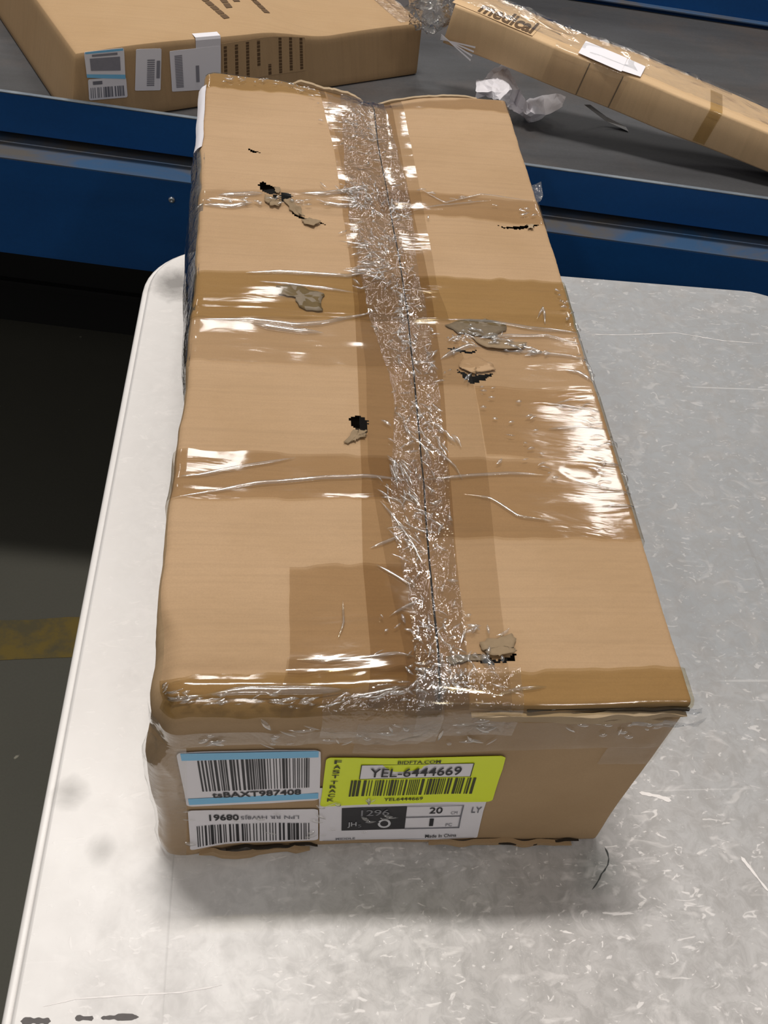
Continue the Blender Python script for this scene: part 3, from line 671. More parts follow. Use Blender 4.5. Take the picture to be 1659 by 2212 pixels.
# torn pieces of board and scuffs
def patch(name, pts, mat, e=.0007, lift=None, thick=.00035, n=None, curl=0.0):
    """thin torn piece: polygon on the lid, optionally curled up; built with thickness"""
    q0_ = tps(pts); rr_ = random.Random(len(pts)*31+int(pts[0][0])); q = []
    for i in range(len(q0_)):
        a_, b_ = q0_[i], q0_[(i+1) % len(q0_)]; ln_ = np.linalg.norm(b_-a_)
        for t_ in (0, .25, .5, .75): q.append(a_+(b_-a_)*t_+np.array([rr_.uniform(-1, 1), rr_.uniform(-1, 1)])*min(.0011, ln_*.16))
    q = np.array(q); c = q.mean(0); k = len(q); curl = curl*.5
    rings = 4; V = []
    for r_ in range(1, rings+1):
        f = r_/rings; V += [c+(p-c)*f for p in q]
    P = np.array([c]+V); S3, nn = deform(fold(P[:, 0], P[:, 1]))
    rad = np.linalg.norm(P-c, axis=1); rad /= rad.max()+1e-9
    h = e + .0008*vn(P[:, 0]*500, P[:, 1]*500, 5)
    if lift is not None:
        d = np.array([math.cos(lift), math.sin(lift)]); s = (P-c) @ d; s = (s-s.min())/(np.ptp(s)+1e-9); h = h + curl*s**2
    top_ = S3+nn*(h+thick)[:, None]; bot = S3+nn*h[:, None]; m = len(P)
    F = []
    for i in range(k): F.append((0, 1+i, 1+(i+1) % k))
    for r_ in range(rings-1):
        for i in range(k):
            a = 1+r_*k+i; b = 1+r_*k+(i+1) % k; F.append((a, a+k, b+k, b))
    Fb = [tuple(x+m for x in reversed(f)) for f in F]
    ed = [(1+(rings-1)*k+i, m+1+(rings-1)*k+i, m+1+(rings-1)*k+(i+1) % k, 1+(rings-1)*k+(i+1) % k) for i in range(k)]
    return fix_normals(mesh(name, np.concatenate([top_, bot]), F+Fb+ed, mat, boxo))
patch('torn_flap', [(752, 962), (742, 958), (764, 936), (776, 934), (792, 938), (788, 950), (770, 954)], GREY_TORN, curl=.004, lift=1.3)
patch('torn_flap', [(612, 436), (628, 436), (648, 452), (660, 470), (640, 462), (622, 448)], GREY_TORN, curl=.004, lift=.6)
patch('torn_flap', [(572, 424), (590, 434), (608, 438), (602, 448), (584, 446), (572, 436)], GREY_TORN, curl=.002, lift=-1.2)
patch('torn_flap', [(590, 408), (606, 414), (604, 422), (594, 420)], GREY_TORN, curl=.003, lift=.4)
patch('torn_flap', [(650, 474), (672, 472), (692, 480), (676, 490), (656, 484)], GREY_TORN, curl=.003, lift=-1.0)
patch('scuffed_patch', [(594, 622), (640, 622), (700, 640), (694, 656), (700, 672), (652, 668), (636, 648), (604, 640)], GREY_SCUFF, e=.0006, thick=.0002)
patch('scuffed_patch', [(962, 706), (1000, 692), (1050, 690), (1092, 700), (1094, 716), (1060, 734), (1030, 728), (990, 724)], GREY_SCUFF, e=.0006, thick=.0002)
patch('torn_flap', [(1012, 728), (1040, 738), (1090, 738), (1140, 742), (1130, 758), (1080, 760), (1040, 752)], GREY_TORN, curl=.003, lift=-1.4)
patch('torn_flap', [(1000, 780), (1030, 772), (1062, 786), (1068, 800), (1046, 806), (1022, 812), (1000, 804), (990, 796)], CARD, e=.0002, curl=.003, lift=-1.5)
patch('torn_flap', [(1036, 1388), (1070, 1380), (1104, 1372), (1112, 1386), (1108, 1402), (1112, 1412), (1084, 1422), (1060, 1420), (1044, 1406)], GREY_TORN, curl=.004, lift=-1.2)
patch('torn_flap', [(1138, 488), (1152, 488), (1150, 498), (1140, 498)], CARD_EDGE, curl=.002, lift=-1.3)
patch('scuffed_patch', [(960, 1420), (1000, 1412), (1040, 1414), (1050, 1424), (1000, 1430), (970, 1432)], GREY_SCUFF, e=.0006, thick=.0002)

# frayed board at the far edge and split near-right edge
def frayed(name, pts, z0, z1, th, mat, seed, n=60, axis=1, rough=.4, grow=None):
    P = np.array(pts, float); s = np.linspace(0, 1, n); d = np.r_[0, np.cumsum(np.linalg.norm(np.diff(P, axis=0), axis=1))]; d /= d[-1]
    C = np.stack([np.interp(s, d, P[:, i]) for i in range(3)], -1); V = []; F = []
    nz = rough*vn(s*n*.45, s*0, seed)+(1-rough)*vn(s*7, s*0, seed+2); n2 = vn(s*9, s*0, seed+1)
    for i in range(n):
        tpz = min(1, 8*min(s[i], 1-s[i])) if grow is None else grow+(1-grow)*s[i]**2
        yb = C[i]; a = (n2[i]-.5)*.003; zmin = TZ+.0003-yb[2]; z0_ = max(z0*tpz, zmin); z1_ = max(z1*(.45+.55*nz[i])*tpz, zmin+.0002)
        V += [yb+(0, a-th/2, z0_), yb+(0, a+th/2, z0_), yb+(0, a+th/2, z1_), yb+(0, a-th/2, z1_)]
    for i in range(n-1):
        for k in range(4): F.append((4*i+k, 4*i+(k+1) % 4, 4*i+4+(k+1) % 4, 4*i+4+k))
    return fix_normals(mesh(name, V, F, mat, boxo, smooth=False))
def bp(x, y, z): q, n = deform([(x, y, z)]); return q[0]
frayed('torn_board_edge', [bp(.085, L, H)+(0, .001, 0), bp(.11, L, H)+(0, .001, 0), bp(.14, L, H)+(0, .002, 0), bp(.155, L, H)+(0, .002, 0)], -.004, .0055, .004, CARD_EDGE, 3)
frayed('torn_board_edge', [bp(.17, L, H)+(0, .003, 0), bp(.22, L, H)+(0, .003, 0), bp(.27, L, H)+(0, .002, 0)], -.004, .002, .003, CARD_EDGE, 6)
# near right: lid board stands a little proud with a gap below
frayed('torn_board_edge', [bp(.175, 0, H-.008)+(0, -.0016, 0), bp(.23, 0, H-.0085)+(0, -.0022, 0), bp(.28, 0, H-.0085)+(0, -.0026, 0), bp(.298, 0, H-.0085)+(0, -.0016, 0)], -.0030, .0034, .0032, CARD_EDGE, 9, 90)
frayed('torn_board_edge', [bp(.20, 0, H-.013)+(0, -.0010, 0), bp(.25, 0, H-.014)+(0, -.0020, 0), bp(.292, 0, H-.015)+(0, -.0015, 0)], -.002, .0030, .004, CARD_EDGE, 12, 80)
frayed('edge_gap_shade', [bp(.205, 0, H-.0040)+(0, -.0006, 0), bp(.25, 0, H-.0040)+(0, -.0006, 0), bp(.285, 0, H-.0042)+(0, -.0008, 0), bp(.2985, .0, H-.0044)+(0, -.0006, 0)], -.0012, .0014, .0016, HOLE, 15, 60, rough=.3, grow=.25)  # dark strip painted as the shadow line in the gap
# bottom edge, crushed and split
frayed('bottom_split', [bp(.045, 0, .007)+(0, -.0012, 0), bp(.07, 0, .008)+(0, -.002, 0), bp(.105, 0, .007)+(0, -.0015, 0)], -.0012, .0014, .0016, HOLE, 18, 40, rough=.1)
frayed('bottom_split', [bp(.215, 0, .004)+(0, -.0005, 0), bp(.245, 0, .003)+(0, -.0022, 0), bp(.285, 0, .006)+(0, -.0012, 0)], -.0012, .0014, .0016, HOLE, 21, 50, rough=.1)
frayed('torn_board_edge', [bp(.028, 0, .006)+(0, -.002, 0), bp(.06, 0, .003)+(0, -.004, 0), bp(.10, 0, .005)+(0, -.0025, 0)], -.003, .004, .003, CARD_SIDE, 24, 40)
frayed('torn_board_edge', [bp(.18, 0, .005)+(0, -.001, 0), bp(.235, 0, .001)+(0, -.003, 0), bp(.28, 0, .004)+(0, -.002, 0)], -.001, .004, .003, CARD_SIDE, 27, 50)

# film: loose bulge along the left side, tails at the corners, cling on the near-left corner
def free_film(name, rows, mat, nu=30, nv=60, wr=.002, seed=1, ws=60, parent=None):
    """rows = list of polylines of 3D points; smooth surface through them with wrinkles"""
    R_ = [np.array(r_, float) for r_ in rows]; s = np.linspace(0, 1, nv)
    Rr = []
    for r_ in R_:
        d = np.r_[0, np.cumsum(np.linalg.norm(np.diff(r_, axis=0), axis=1))]; d /= d[-1]
        Rr.append(np.stack([np.interp(s, d, r_[:, i]) for i in range(3)], -1))
    Rr = np.array(Rr); u = np.linspace(0, 1, nu); k = np.linspace(0, 1, len(Rr)); G = np.zeros((nu, nv, 3))
    for i in range(3):
        for j in range(nv): G[:, j, i] = np.interp(u, k, Rr[:, j, i])
    for _ in range(2): G[1:-1] = (G[:-2]+2*G[1:-1]+G[2:])/4
    du = np.gradient(G, axis=0); dv_ = np.gradient(G, axis=1); N3 = np.cross(du, dv_); N3 /= np.linalg.norm(N3, axis=2, keepdims=True)+1e-12
    uu, vv = np.meshgrid(u, s, indexing='ij')
    lu = np.linalg.norm(G[-1, 0]-G[0, 0])+.01; lv = np.linalg.norm(G[0, -1]-G[0, 0])+.01
    h = (ridged(uu*lu*ws+2*fbm(uu*6, vv*6, seed), vv*lv*ws, seed)**2-.4)*wr
    G = G+N3*h[:, :, None]
    return up_normals(npmesh(name, G.reshape(-1, 3), grid_faces(nv, nu), mat, parent or boxo))
yl = np.linspace(.26, .66, 14)
def lrow(dx, dzz, ph): return [bp(0, y, H)+np.array([dx*(.55+.45*math.sin(y*9+ph)**2)*min(1, (y-.24)/.06), 0, dzz]) for y in yl]
free_film('loose_film', [lrow(.003, .001, 0), lrow(-.004, -.004, .3), lrow(-.010, -.014, .5), lrow(-.013, -.035, .9), lrow(-.010, -.060, 1.2), lrow(.0, -.085, 1.4)], FILM_GREY, 40, 110, .0012, 71, 26)
stk = [[bp(0, y, H)+np.array([dx, 0, dzz]) for y in np.linspace(.540, .650, 8)] for dx, dzz in ((.0005, .0018), (-.004, -.0015), (-.0065, -.006))]
o = free_film('side_sticker', stk, WHITE_LABEL, 8, 16, .0004, 72); o['label'] = 'pale sticker caught under the loose film'
c0 = bp(W, 0, H-.004)
free_film('film_tail', [[c0+(-.004, -.002, -.004), c0+(-.003, -.003, .002)], [c0+(.002, -.004, -.005), c0+(.003, -.004, .002)], [c0+(.008, -.003, -.004), c0+(.007, -.002, .0)]], FILM_GREY, 12, 8, .001, 73)
c0 = bp(W, 0, H-.018)
free_film('film_tail', [[c0+(-.03, -.003, -.004), c0+(-.03, -.003, .006)], [c0+(-.004, -.005, -.004), c0+(-.004, -.005, .003)], [c0+(.003, -.005, -.002), c0+(.003, -.005, .001)], [c0+(.012, -.003, -.006), c0+(.013, -.003, .004)]], FILM_GREY, 18, 10, .001, 74)
c0 = bp(W, .505, H)
free_film('film_tail', [[c0+(-.002, -.012, .0), c0+(-.002, .014, .0)], [c0+(.003, -.014, .002), c0+(.003, .012, .003)], [c0+(.006, -.006, .003), c0+(.007, .012, .006)]], FILM_GREY, 10, 10, .0006, 75)
# film clinging to the front, upper band and left corner
def front_sheet(name, quad, mat, wr, ws, seed, nx=60, ny=30, e=.0012):
    q = np.array(quad, float); U, V_ = np.meshgrid(np.linspace(0, 1, nx), np.linspace(0, 1, ny)); U = U.ravel(); V_ = V_.ravel()
    P = (q[0]*(1-U)[:, None]+q[1]*U[:, None])*(1-V_)[:, None] + (q[3]*(1-U)[:, None]+q[2]*U[:, None])*V_[:, None]
    raw = np.stack([np.clip(P[:, 0], 0, W), np.maximum(0, -P[:, 0]), P[:, 1]], -1)       # left of the corner it runs back along the side
    S3, n = deform(raw); h = e+wr*ridged(P[:, 0]*ws+2*fbm(P[:, 0]*20, P[:, 1]*20, seed), P[:, 1]*ws*.6, seed)**3
    return npmesh(name, S3+n*h[:, None], grid_faces(nx, ny)[:, ::-1], mat, boxo)
front_sheet('clear_tape', [(-.02, .166), (.16, .163), (.15, .150), (-.02, .150)], FILM_SOFT, .0012, 70, 81)
front_sheet('clear_tape', [(-.010, .146), (.024, .150), (.020, .006), (-.010, .010)], FILM_SOFT, .0011, 50, 82, 40, 60)
front_sheet('packing_tape', [(.115, .172), (.298, .174), (.298, .140), (.115, .138)], TAPE_PALE, .0006, 40, 84)
front_sheet('packing_tape', [(.265, .140), (.2995, .140), (.2995, .118), (.265, .118)], TAPE_PALE, .0004, 40, 85)

# ------------------------------------------------------------------ labels on the front
def text_tris(body, bold=0.0, shear=0.0):
    cu_ = bpy.data.curves.new('lettering', 'FONT'); cu_.body = body; cu_.size = 1.0; cu_.offset = bold; cu_.shear = shear; cu_.resolution_u = 4
    ob = bpy.data.objects.new('lettering', cu_); COL.objects.link(ob); bpy.context.view_layer.update()
    me = bpy.data.meshes.new_from_object(ob.evaluated_get(bpy.context.evaluated_depsgraph_get()))
    V = np.array([v.co[:2] for v in me.vertices]); F = [tuple(p.vertices) for p in me.polygons]
    bpy.data.objects.remove(ob); bpy.data.curves.remove(cu_); bpy.data.meshes.remove(me)
    V = V-V.min(0); V = V/V.max(0); return V, F
class Label:
    """flat sticker on a surface: quad corners (tl,tr,br,bl) in surface coordinates, put() takes label units 0..1 (u right, v up)"""
    def __init__(s, quad, surf, e): s.q = np.array(quad, float); s.surf = surf; s.e = e
    def at(s, uv, lift=0.0):
        uv = np.atleast_2d(np.asarray(uv, float)); u = uv[:, :1]; v = uv[:, 1:]
        P = (s.q[3]*(1-u)+s.q[2]*u)*(1-v) + (s.q[0]*(1-u)+s.q[1]*u)*v
        return s.surf(P, s.e+lift)
    def base(s, name, mat, rad=.06, asp=1.6, wob=.006, label=None, seed=1):
        pts = []; rx, ry = rad, rad*asp
        for cx, cy, a0 in ((1-rx, 1-ry, 0), (rx, 1-ry, 90), (rx, ry, 180), (1-rx, ry, 270)):
            for k in range(7): a = math.radians(a0+15*k); pts.append((cx+rx*math.cos(a), cy+ry*math.sin(a)))
            nx_ = {0: [(t_, 1.0) for t_ in np.linspace(1-rx, rx, 9)[1:-1]], 90: [(0.0, t_) for t_ in np.linspace(1-ry, ry, 5)[1:-1]],
                   180: [(t_, 0.0) for t_ in np.linspace(rx, 1-rx, 9)[1:-1]], 270: [(1.0, t_) for t_ in np.linspace(ry, 1-ry, 5)[1:-1]]}[a0]
            pts += nx_
        pts = np.array(pts)+wob*(vn(np.arange(len(pts))*.7, np.zeros(len(pts)), seed)[:, None]-.5)
        k = len(pts); RN = 14; rings = [np.array([.5, .5])+(pts-.5)*((r_+1)/RN) for r_ in range(RN)]
        V = s.at(np.concatenate(rings)); Vb = s.at(pts, -.00025); c = s.at([(.5, .5)]); b = k*RN; m = k*(RN-1)
        F = [(b+k, i, (i+1) % k) for i in range(k)]+[(r_*k+i, r_*k+k+i, r_*k+k+(i+1) % k, r_*k+(i+1) % k) for r_ in range(RN-1) for i in range(k)]
        F += [(m+i, b+i, b+(i+1) % k, m+(i+1) % k) for i in range(k)]
        s.o = mesh(name, np.concatenate([V, Vb, c]), F, mat, s.par, smooth=False)
        if label: s.o['label'] = label
        return s.o
    def child(s, name, V, F, mat):
        o = mesh(name, V, F, mat, None, smooth=False); o.parent = s.o
        o.matrix_parent_inverse = Matrix(); return o
    def rects(s, name, R_, mat, lift=.00035, nv=4, shear=0.0):
        V = []; F = []
        for (u0, v0, u1, v1) in R_:
            k = len(V)//1; b = len(V)
            for j in range(nv):
                v = v0+(v1-v0)*j/(nv-1); V += [(u0+shear*(v-v0), v), (u1+shear*(v-v0), v)]
            for j in range(nv-1): F.append((b+2*j, b+2*j+1, b+2*j+3, b+2*j+2))
        return s.child(name, s.at(V, lift), F, mat)
    def text(s, body, u0, v0, u1, v1, mat, bold=0.0, flip=False, name='lettering', lift=.0005):
        V, F = text_tris(body, bold)
        if flip: V = 1-V
        V = np.array([u0, v0])+V*np.array([u1-u0, v1-v0])
        return s.child(name, s.at(V, lift), F, mat)
    def bars(s, u0, v0, u1, v1, mat, n, seed, fill=.55, name='barcode'):
        r_ = random.Random(seed); ws_ = [r_.choice((1, 1, 1, 2, 2, 3)) for _ in range(2*n-1)]; tot = sum(ws_); x = u0; R_ = []
        for i, q_ in enumerate(ws_):
            d = (u1-u0)*q_/tot
            if i % 2 == 0: R_.append((x, v0, x+d, v1))
            x += d
        return s.rects(name, R_, mat, nv=3)
def front_surf(P, e):
    raw = np.stack([P[:, 0], np.zeros(len(P)), P[:, 1]], -1); q, n = deform(raw); return q+n*e
def pf(x, y):                               # photo point on the front panel -> (x, height) there
    q = hit(x, y, (0, 0, 0), (0, 1, 0)); return (float(xraw(q[0], 0.0)), q[2]-TZ)
def flabel(px4, e):
    l_ = Label([pf(*p) for p in px4], front_surf, e); l_.par = boxo; return l_
wl = flabel([(688, 1700), (1060, 1690), (1030, 1806), (690, 1811)], .0010)
wl.base('shipping_label', WHITE_LABEL, .01, 1.6, label='white printed carton label half covered by the yellow sticker')
wl.rects('label_print', [(.135, .20, .525, .62)], mat_plain('dark_label_panel', lin(42, 42, 46), .5, .3, 90))
wl.rects('label_print', [(.525, .615, .87, .625), (.525, .405, .87, .42), (.525, .20, .87, .215), (.862, .20, .870, .62)], GREY_INK, .0006)
wl.rects('label_print', [(.02, .015, .98, .020)], GREY_INK, .0006)
wl.text('1296', .25, .47, .42, .585, mat_plain('grey_print', lin(128, 128, 132), .5), .01, lift=.0009)
wl.text('JH', .17, .27, .225, .37, mat_plain('pale_print', lin(176, 176, 180), .5), .01, lift=.0009)
wl.text('5', .235, .265, .255, .325, mat_plain('dim_print', lin(110, 110, 114), .5), .01, lift=.0009)
wl.text('O', .355, .235, .435, .395, mat_plain('ring_print', lin(205, 205, 208), .5), .02, lift=.0009)
wl.text('20', .665, .47, .745, .585, BLACK_INK, .01); wl.text('1', .675, .25, .70, .38, BLACK_INK, .015)
wl.text('CM', .80, .45, .84, .50, GREY_INK); wl.text('PC', .78, .235, .82, .285, GREY_INK)
wl.text('Made In China', .66, .045, .86, .10, BLACK_INK, .008); wl.text('MIDDLE', .10, .02, .22, .055, GREY_INK, .01); wl.text('LY', .925, .47, .985, .585, GREY_INK, .01)
yl_ = flabel([(704, 1634), (1093, 1629), (1062, 1728), (691, 1738)], .0016)
yl_.base('yellow_label', YELLOW, .035, 1.6, label='bright yellow fast track barcode label')
yl_.rects('label_window', [(.20, .60, .825, .875)], WHITE_LABEL, .00032)
yl_.rects('label_border', [(.196, .594, .829, .602), (.196, .873, .829, .881), (.196, .60, .201, .875), (.824, .60, .829, .875)], OLIVE_INK, .0005)
yl_.text('YEL-6444669', .25, .645, .765, .825, BLACK_INK, .008, lift=.0009)
yl_.text('BIDFTA.COM', .395, .90, .635, .962, OLIVE_INK, .012)
yl_.bars(.155, .205, .865, .565, OLIVE_INK, 42, 5)
yl_.text('YEL6444669', .36, .085, .585, .155, OLIVE_INK, .012)
for i, ch in enumerate('FASTTRACK'): yl_.text(ch, .035+.004*(8-i)*.4, .90-.093*i-(.03 if i > 3 else 0), .075+.004*(8-i)*.4, .965-.093*i-(.03 if i > 3 else 0), OLIVE_INK, .02)
bl = flabel([(380, 1621), (693, 1619), (690, 1725), (404, 1739)], .0012)
bl.base('barcode_label', WHITE_LABEL, .05, 1.1, label='white barcode label with light blue bands')
bl.rects('blue_band', [(.03, .875, .985, .995)], BLUE_INK); bl.rects('blue_band', [(.02, .045, .99, .165)], BLUE_INK)
bl.bars(.135, .30, .92, .86, BLACK_INK, 38, 11); bl.text('tsBAXT987408', .20, .165, .86, .275, BLACK_INK, .022)
lp = flabel([(405, 1748), (687, 1745), (687, 1809), (412, 1818)], .0011)
lp.base('barcode_label', WHITE_LABEL, .04, 1.3, label='plain white barcode label with upside-down lettering')
lp.bars(.06, .06, .93, .58, BLACK_INK, 36, 23); lp.text('LPN RR HW8J5', .40, .72, .85, .86, GREY_INK, .005, flip=True); lp.text('08961', .16, .70, .385, .88, BLACK_INK, .02, flip=True)
# small reflections of folds in the film over the labels
def front_ridges(n, seed, x0, x1, z0, z1):
    V_ = []; F_ = []; o_ = 0; r_ = random.Random(seed)
    for _ in range(n):
        c = np.array([r_.uniform(x0, x1), r_.uniform(z0, z1)]); a = r_.gauss(-.25, .5); l = r_.uniform(.003, .012)
        s = np.linspace(-.5, .5, 6); C = c+np.outer(s*l, (math.cos(a), math.sin(a))); nn_ = np.array([-math.sin(a), math.cos(a)]); wd = r_.uniform(.0006, .0016)
        th = np.linspace(0, math.pi, 5); tz = 1-(2*s)**2+.05
        P = (C[:, None]+nn_*(np.cos(th)[None, :, None]*wd*tz[:, None, None])).reshape(-1, 2); hh = (np.sin(th)[None]*wd*.7*tz[:, None]).ravel()
        q, n3 = deform(np.stack([P[:, 0], 0*P[:, 0], P[:, 1]], -1)); V_.append(q+n3*(.0024+hh)[:, None]); F_.append(grid_faces(5, 6)+o_); o_ += 30
    o = npmesh('tape_wrinkles', np.concatenate(V_), np.concatenate(F_), CREASE, boxo); o['kind'] = 'stuff'
front_ridges(26, 3, .02, .15, .02, .075); front_ridges(40, 4, .03, .20, .150, .178); front_ridges(14, 6, .22, .295, .155, .175)

# ------------------------------------------------------------------ big carton on the belt
zb = TZ+ZB
yawb = 0.4446
bex = np.array([math.cos(yawb), math.sin(yawb), 0]); bey = np.array([-math.sin(yawb), math.cos(yawb), 0]); bez = np.array([0, 0, 1.0])
BO = np.array([-0.1625, 0.8735, zb+.0003]); BWd, BDp = 0.4908, 0.42
big = empty('large_carton', tuple(BO+bex*BWd/2+bey*.05), 'large flat brown carton with three white stickers lying on the conveyor belt', 'box')
def bigpt(u, v, w_):
    """u,v,w in 0..1 over the carton; right end is crushed lower, lid edge kinked"""
    u = np.asarray(u, float); v = np.asarray(v, float); w_ = np.asarray(w_, float)
    hgt = .0845-.0165*sst(.50, .72, u)+.0020*np.sin(u*9)*sst(.3, 0, v)
    hgt = hgt+.004*np.sin(v*3.1)*np.sin(u*3.1)
    du = .0170*(1-u)*w_*sst(.4, 0, u); dvv = .0049*w_
    r_ = .004
    x = u*BWd+du; y = v*BDp+dvv*(1-v); z = w_*hgt
    return BO+np.multiply.outer(x, bex)+np.multiply.outer(y, bey)+np.multiply.outer(z, bez)
bv = []; bf = []; o_ = 0
def cl(u, v, w_):                            # round the edges a little
    P = np.stack([u*BWd, v*BDp, w_*.08], -1); r = .004; hi = np.array([BWd, BDp, .08])-r; I = np.clip(P, r, hi); D = P-I; nd = np.linalg.norm(D, axis=1, keepdims=True); Q = np.where(nd > 1e-9, I+D/np.maximum(nd, 1e-9)*r, P)
    return Q[:, 0]/BWd, Q[:, 1]/BDp, Q[:, 2]/.08
def bface(fn, nu, nv, flip):
    global o_
    U, V_ = np.meshgrid(np.r_[0, np.linspace(.004, .996, nu-2), 1], np.r_[0, np.linspace(.015, .985, nv-2), 1]); a, b, c_ = fn(U.ravel(), V_.ravel()); a, b, c_ = cl(a*1.0, b*1.0, c_*1.0)
    P = bigpt(a, b, c_); F = grid_faces(nu, nv); F = F[:, ::-1] if flip else F
    bv.append(P); bf.append(F+o_); o_ += len(P)
Z0 = lambda u: 0*u; O1 = lambda u: 0*u+1
bface(lambda u, v: (u, Z0(u), v), 80, 16, False); bface(lambda u, v: (u, O1(u), v), 80, 16, True); bface(lambda u, v: (Z0(u), u, v), 60, 16, True)
bface(lambda u, v: (O1(u), u, v), 60, 16, False); bface(lambda u, v: (u, v, O1(u)), 80, 60, False); bface(lambda u, v: (u, v, Z0(u)), 30, 20, True)
npmesh('carton_body', np.concatenate(bv), np.concatenate(bf), CARD_BIG, big)
def big_front(P, e): return bigpt(P[:, 0], 0*P[:, 0], P[:, 1]) - bey*e
def big_top(P, e): return bigpt(P[:, 0], P[:, 1], 0*P[:, 0]+1) + bez*e
def pbf(x, y):
    q = hit(x, y, BO+bey*.002, bey); d = q-BO; u = (d @ bex)/BWd
    for _ in range(3):
        w_ = d[2]/float(bigpt(u, 0, 1)[2]-BO[2]); u = (d @ bex - .0170*(1-u)*w_*float(sst(.4, 0, u)))/BWd
    return (u, min(1.0, w_))
def pbt(x, y):
    z = BO[2]+.075
    for _ in range(4):
        q = hit(x, y, (0, 0, z), (0, 0, 1)); d = q-BO; u = (d @ bex)/BWd; v = (d @ bey)/BDp; z = bigpt(u, v, 1)[2]
    return (u, v)
def biglab(px4, e=.0008): l_ = Label([pbf(*p) for p in px4], big_front, e); l_.par = big; return l_
a = biglab([(183, 106), (269, 105), (271, 170), (188, 168)], .0010); a.base('sticker', WHITE_LABEL, .05, 1.2, label='pale blue and white printed sticker')
a.rects('sticker_print', [(.0, .0, 1, .14)], BLUE_INK, .0003); a.rects('sticker_print', [(.03, .92, .97, .99)], BLUE_INK, .0003); a.rects('sticker_print', [(.12, .28, .88, .74)], SOFT_INK, .0006)
a.rects('sticker_print', [(.18, .80, .82, .88)], SOFT_INK, .0006)
a = biglab([(190, 172), (272, 166), (275, 209), (192, 216)], .0009); a.base('sticker', WHITE_LABEL, .05, 2.0, label='white barcode sticker')
a.bars(.05, .10, .92, .60, GREY_INK, 16, 31); a.rects('sticker_print', [(.12, .74, .36, .90)], GREY_INK, .0006)
a = biglab([(295, 108), (350, 106), (346, 194), (291, 195)], .0009); a.base('sticker', WHITE_LABEL, .05, .7, label='tall white sticker with sideways print')
a.rects('sticker_print', [(.45, .12+.05*i, .74, .15+.05*i) for i in range(13)], SOFT_INK, .0006); a.rects('sticker_print', [(.82, .30, .95, .72)], SOFT_INK, .0006)
a = biglab([(367, 112), (478, 100), (476, 190), (371, 197)], .0008); a.base('sticker', WHITE_LABEL, .03, 1.0, label='white shipping sticker')
a.rects('sticker_print', [(.09, .10+.04*i, .24, .125+.04*i) for i in range(20)], SOFT_INK, .0006); a.rects('sticker_print', [(.50, .20, .565, .60)], SOFT_INK, .0006)
# the part of that sticker folded over onto the lid
ff = [np.array(bigpt(np.array(pbf(x, 100)[0]), 0, 1)) for x in (424, 450, 478)]
V = []
for q in ff: V += [q-bey*.0012-bez*.018, q-bey*.0012-bez*.002, q-bey*.0002+bez*.0012, q+bey*.010+bez*.0012]
F = [(4*i+k, 4*i+4+k, 4*i+5+k, 4*i+1+k) for i in range(2) for k in range(3)]
mesh('folded_sticker', V, F, WHITE_LABEL, big, smooth=False)
def dashes(lab, cols, mat, name='printed_text'):
    for (u, v0, v1, wd) in cols:
        r_ = random.Random(int(u*1e4)); R_ = []; v = v0
        while v < v1:
            d = r_.uniform(.06, .11); R_.append((u-wd/2, v, u+wd/2, min(v1, v+d*.82))); v += d
        lab.rects(name, R_, mat, .0002)
# sideways shipping marks on the front of the carton
pl = Label([pbf(*p) for p in ((480, 96), (660, 82), (660, 152), (480, 182))], big_front, .0007); pl.par = big
pl.base('print_area', CARD_BIG, .01, 1)
dashes(pl, [(.04, .05, .93, .036), (.17, .02, .93, .036), (.30, .02, .95, .036), (.43, .30, .95, .036), (.56, .02, .30, .036), (.69, .02, .97, .036), (.82, .06, .98, .036), (.95, .06, .98, .036)], BROWN_INK)
# slanted print on the lid
tl_ = Label([(0, 1), (1, 1), (1, 0), (0, 0)], big_top, .0008); tl_.par = big; tl_.o = pl.o
for pts in ([(430, -10), (495, 45)], [(466, -20), (500, 22)], [(500, -12), (516, 8)], [(535, -12), (582, 33)]):
    A_ = np.array(pbt(*pts[0])); B_ = np.array(pbt(*pts[1])); d = B_-A_; n_ = max(3, int(np.linalg.norm(d)*40)); V = []; F = []
    pr = np.array([d[1]*BDp, -d[0]*BWd]); pr = pr/np.linalg.norm(pr)*np.array([.0042/BWd, .0042/BDp])
    for i in range(n_):
        s0 = A_+d*(i/n_); s1 = A_+d*((i+.85)/n_); b = len(V); V += [s0-pr, s1-pr, s1+pr, s0+pr]; F.append((b, b+1, b+2, b+3))
    P = big_top(np.array(V), .0006); up_normals(mesh('printed_text', P, F, BROWN_INK, big, smooth=False))
# tape at the right end of the lid and left edge
def big_tape(u0, u1, v0, v1, mat, wrap=None):
    U, V_ = np.meshgrid(np.linspace(u0, u1, 24), np.linspace(v0, v1, 24)); P = bigpt(U.ravel(), V_.ravel(), 0*U.ravel()+1)
    P[:, 2] += .0006+.0010*ridged(U.ravel()*40, V_.ravel()*40, 5)**3
    return npmesh('packing_tape', P, grid_faces(24, 24), mat, big)
big_tape(.93, .995, .01, .98, FILM); big_tape(.02, .97, .46, .58, TAPE_PALE)

# ------------------------------------------------------------------ long wrapped carton
tilt, zr = 0.15, 0.0178
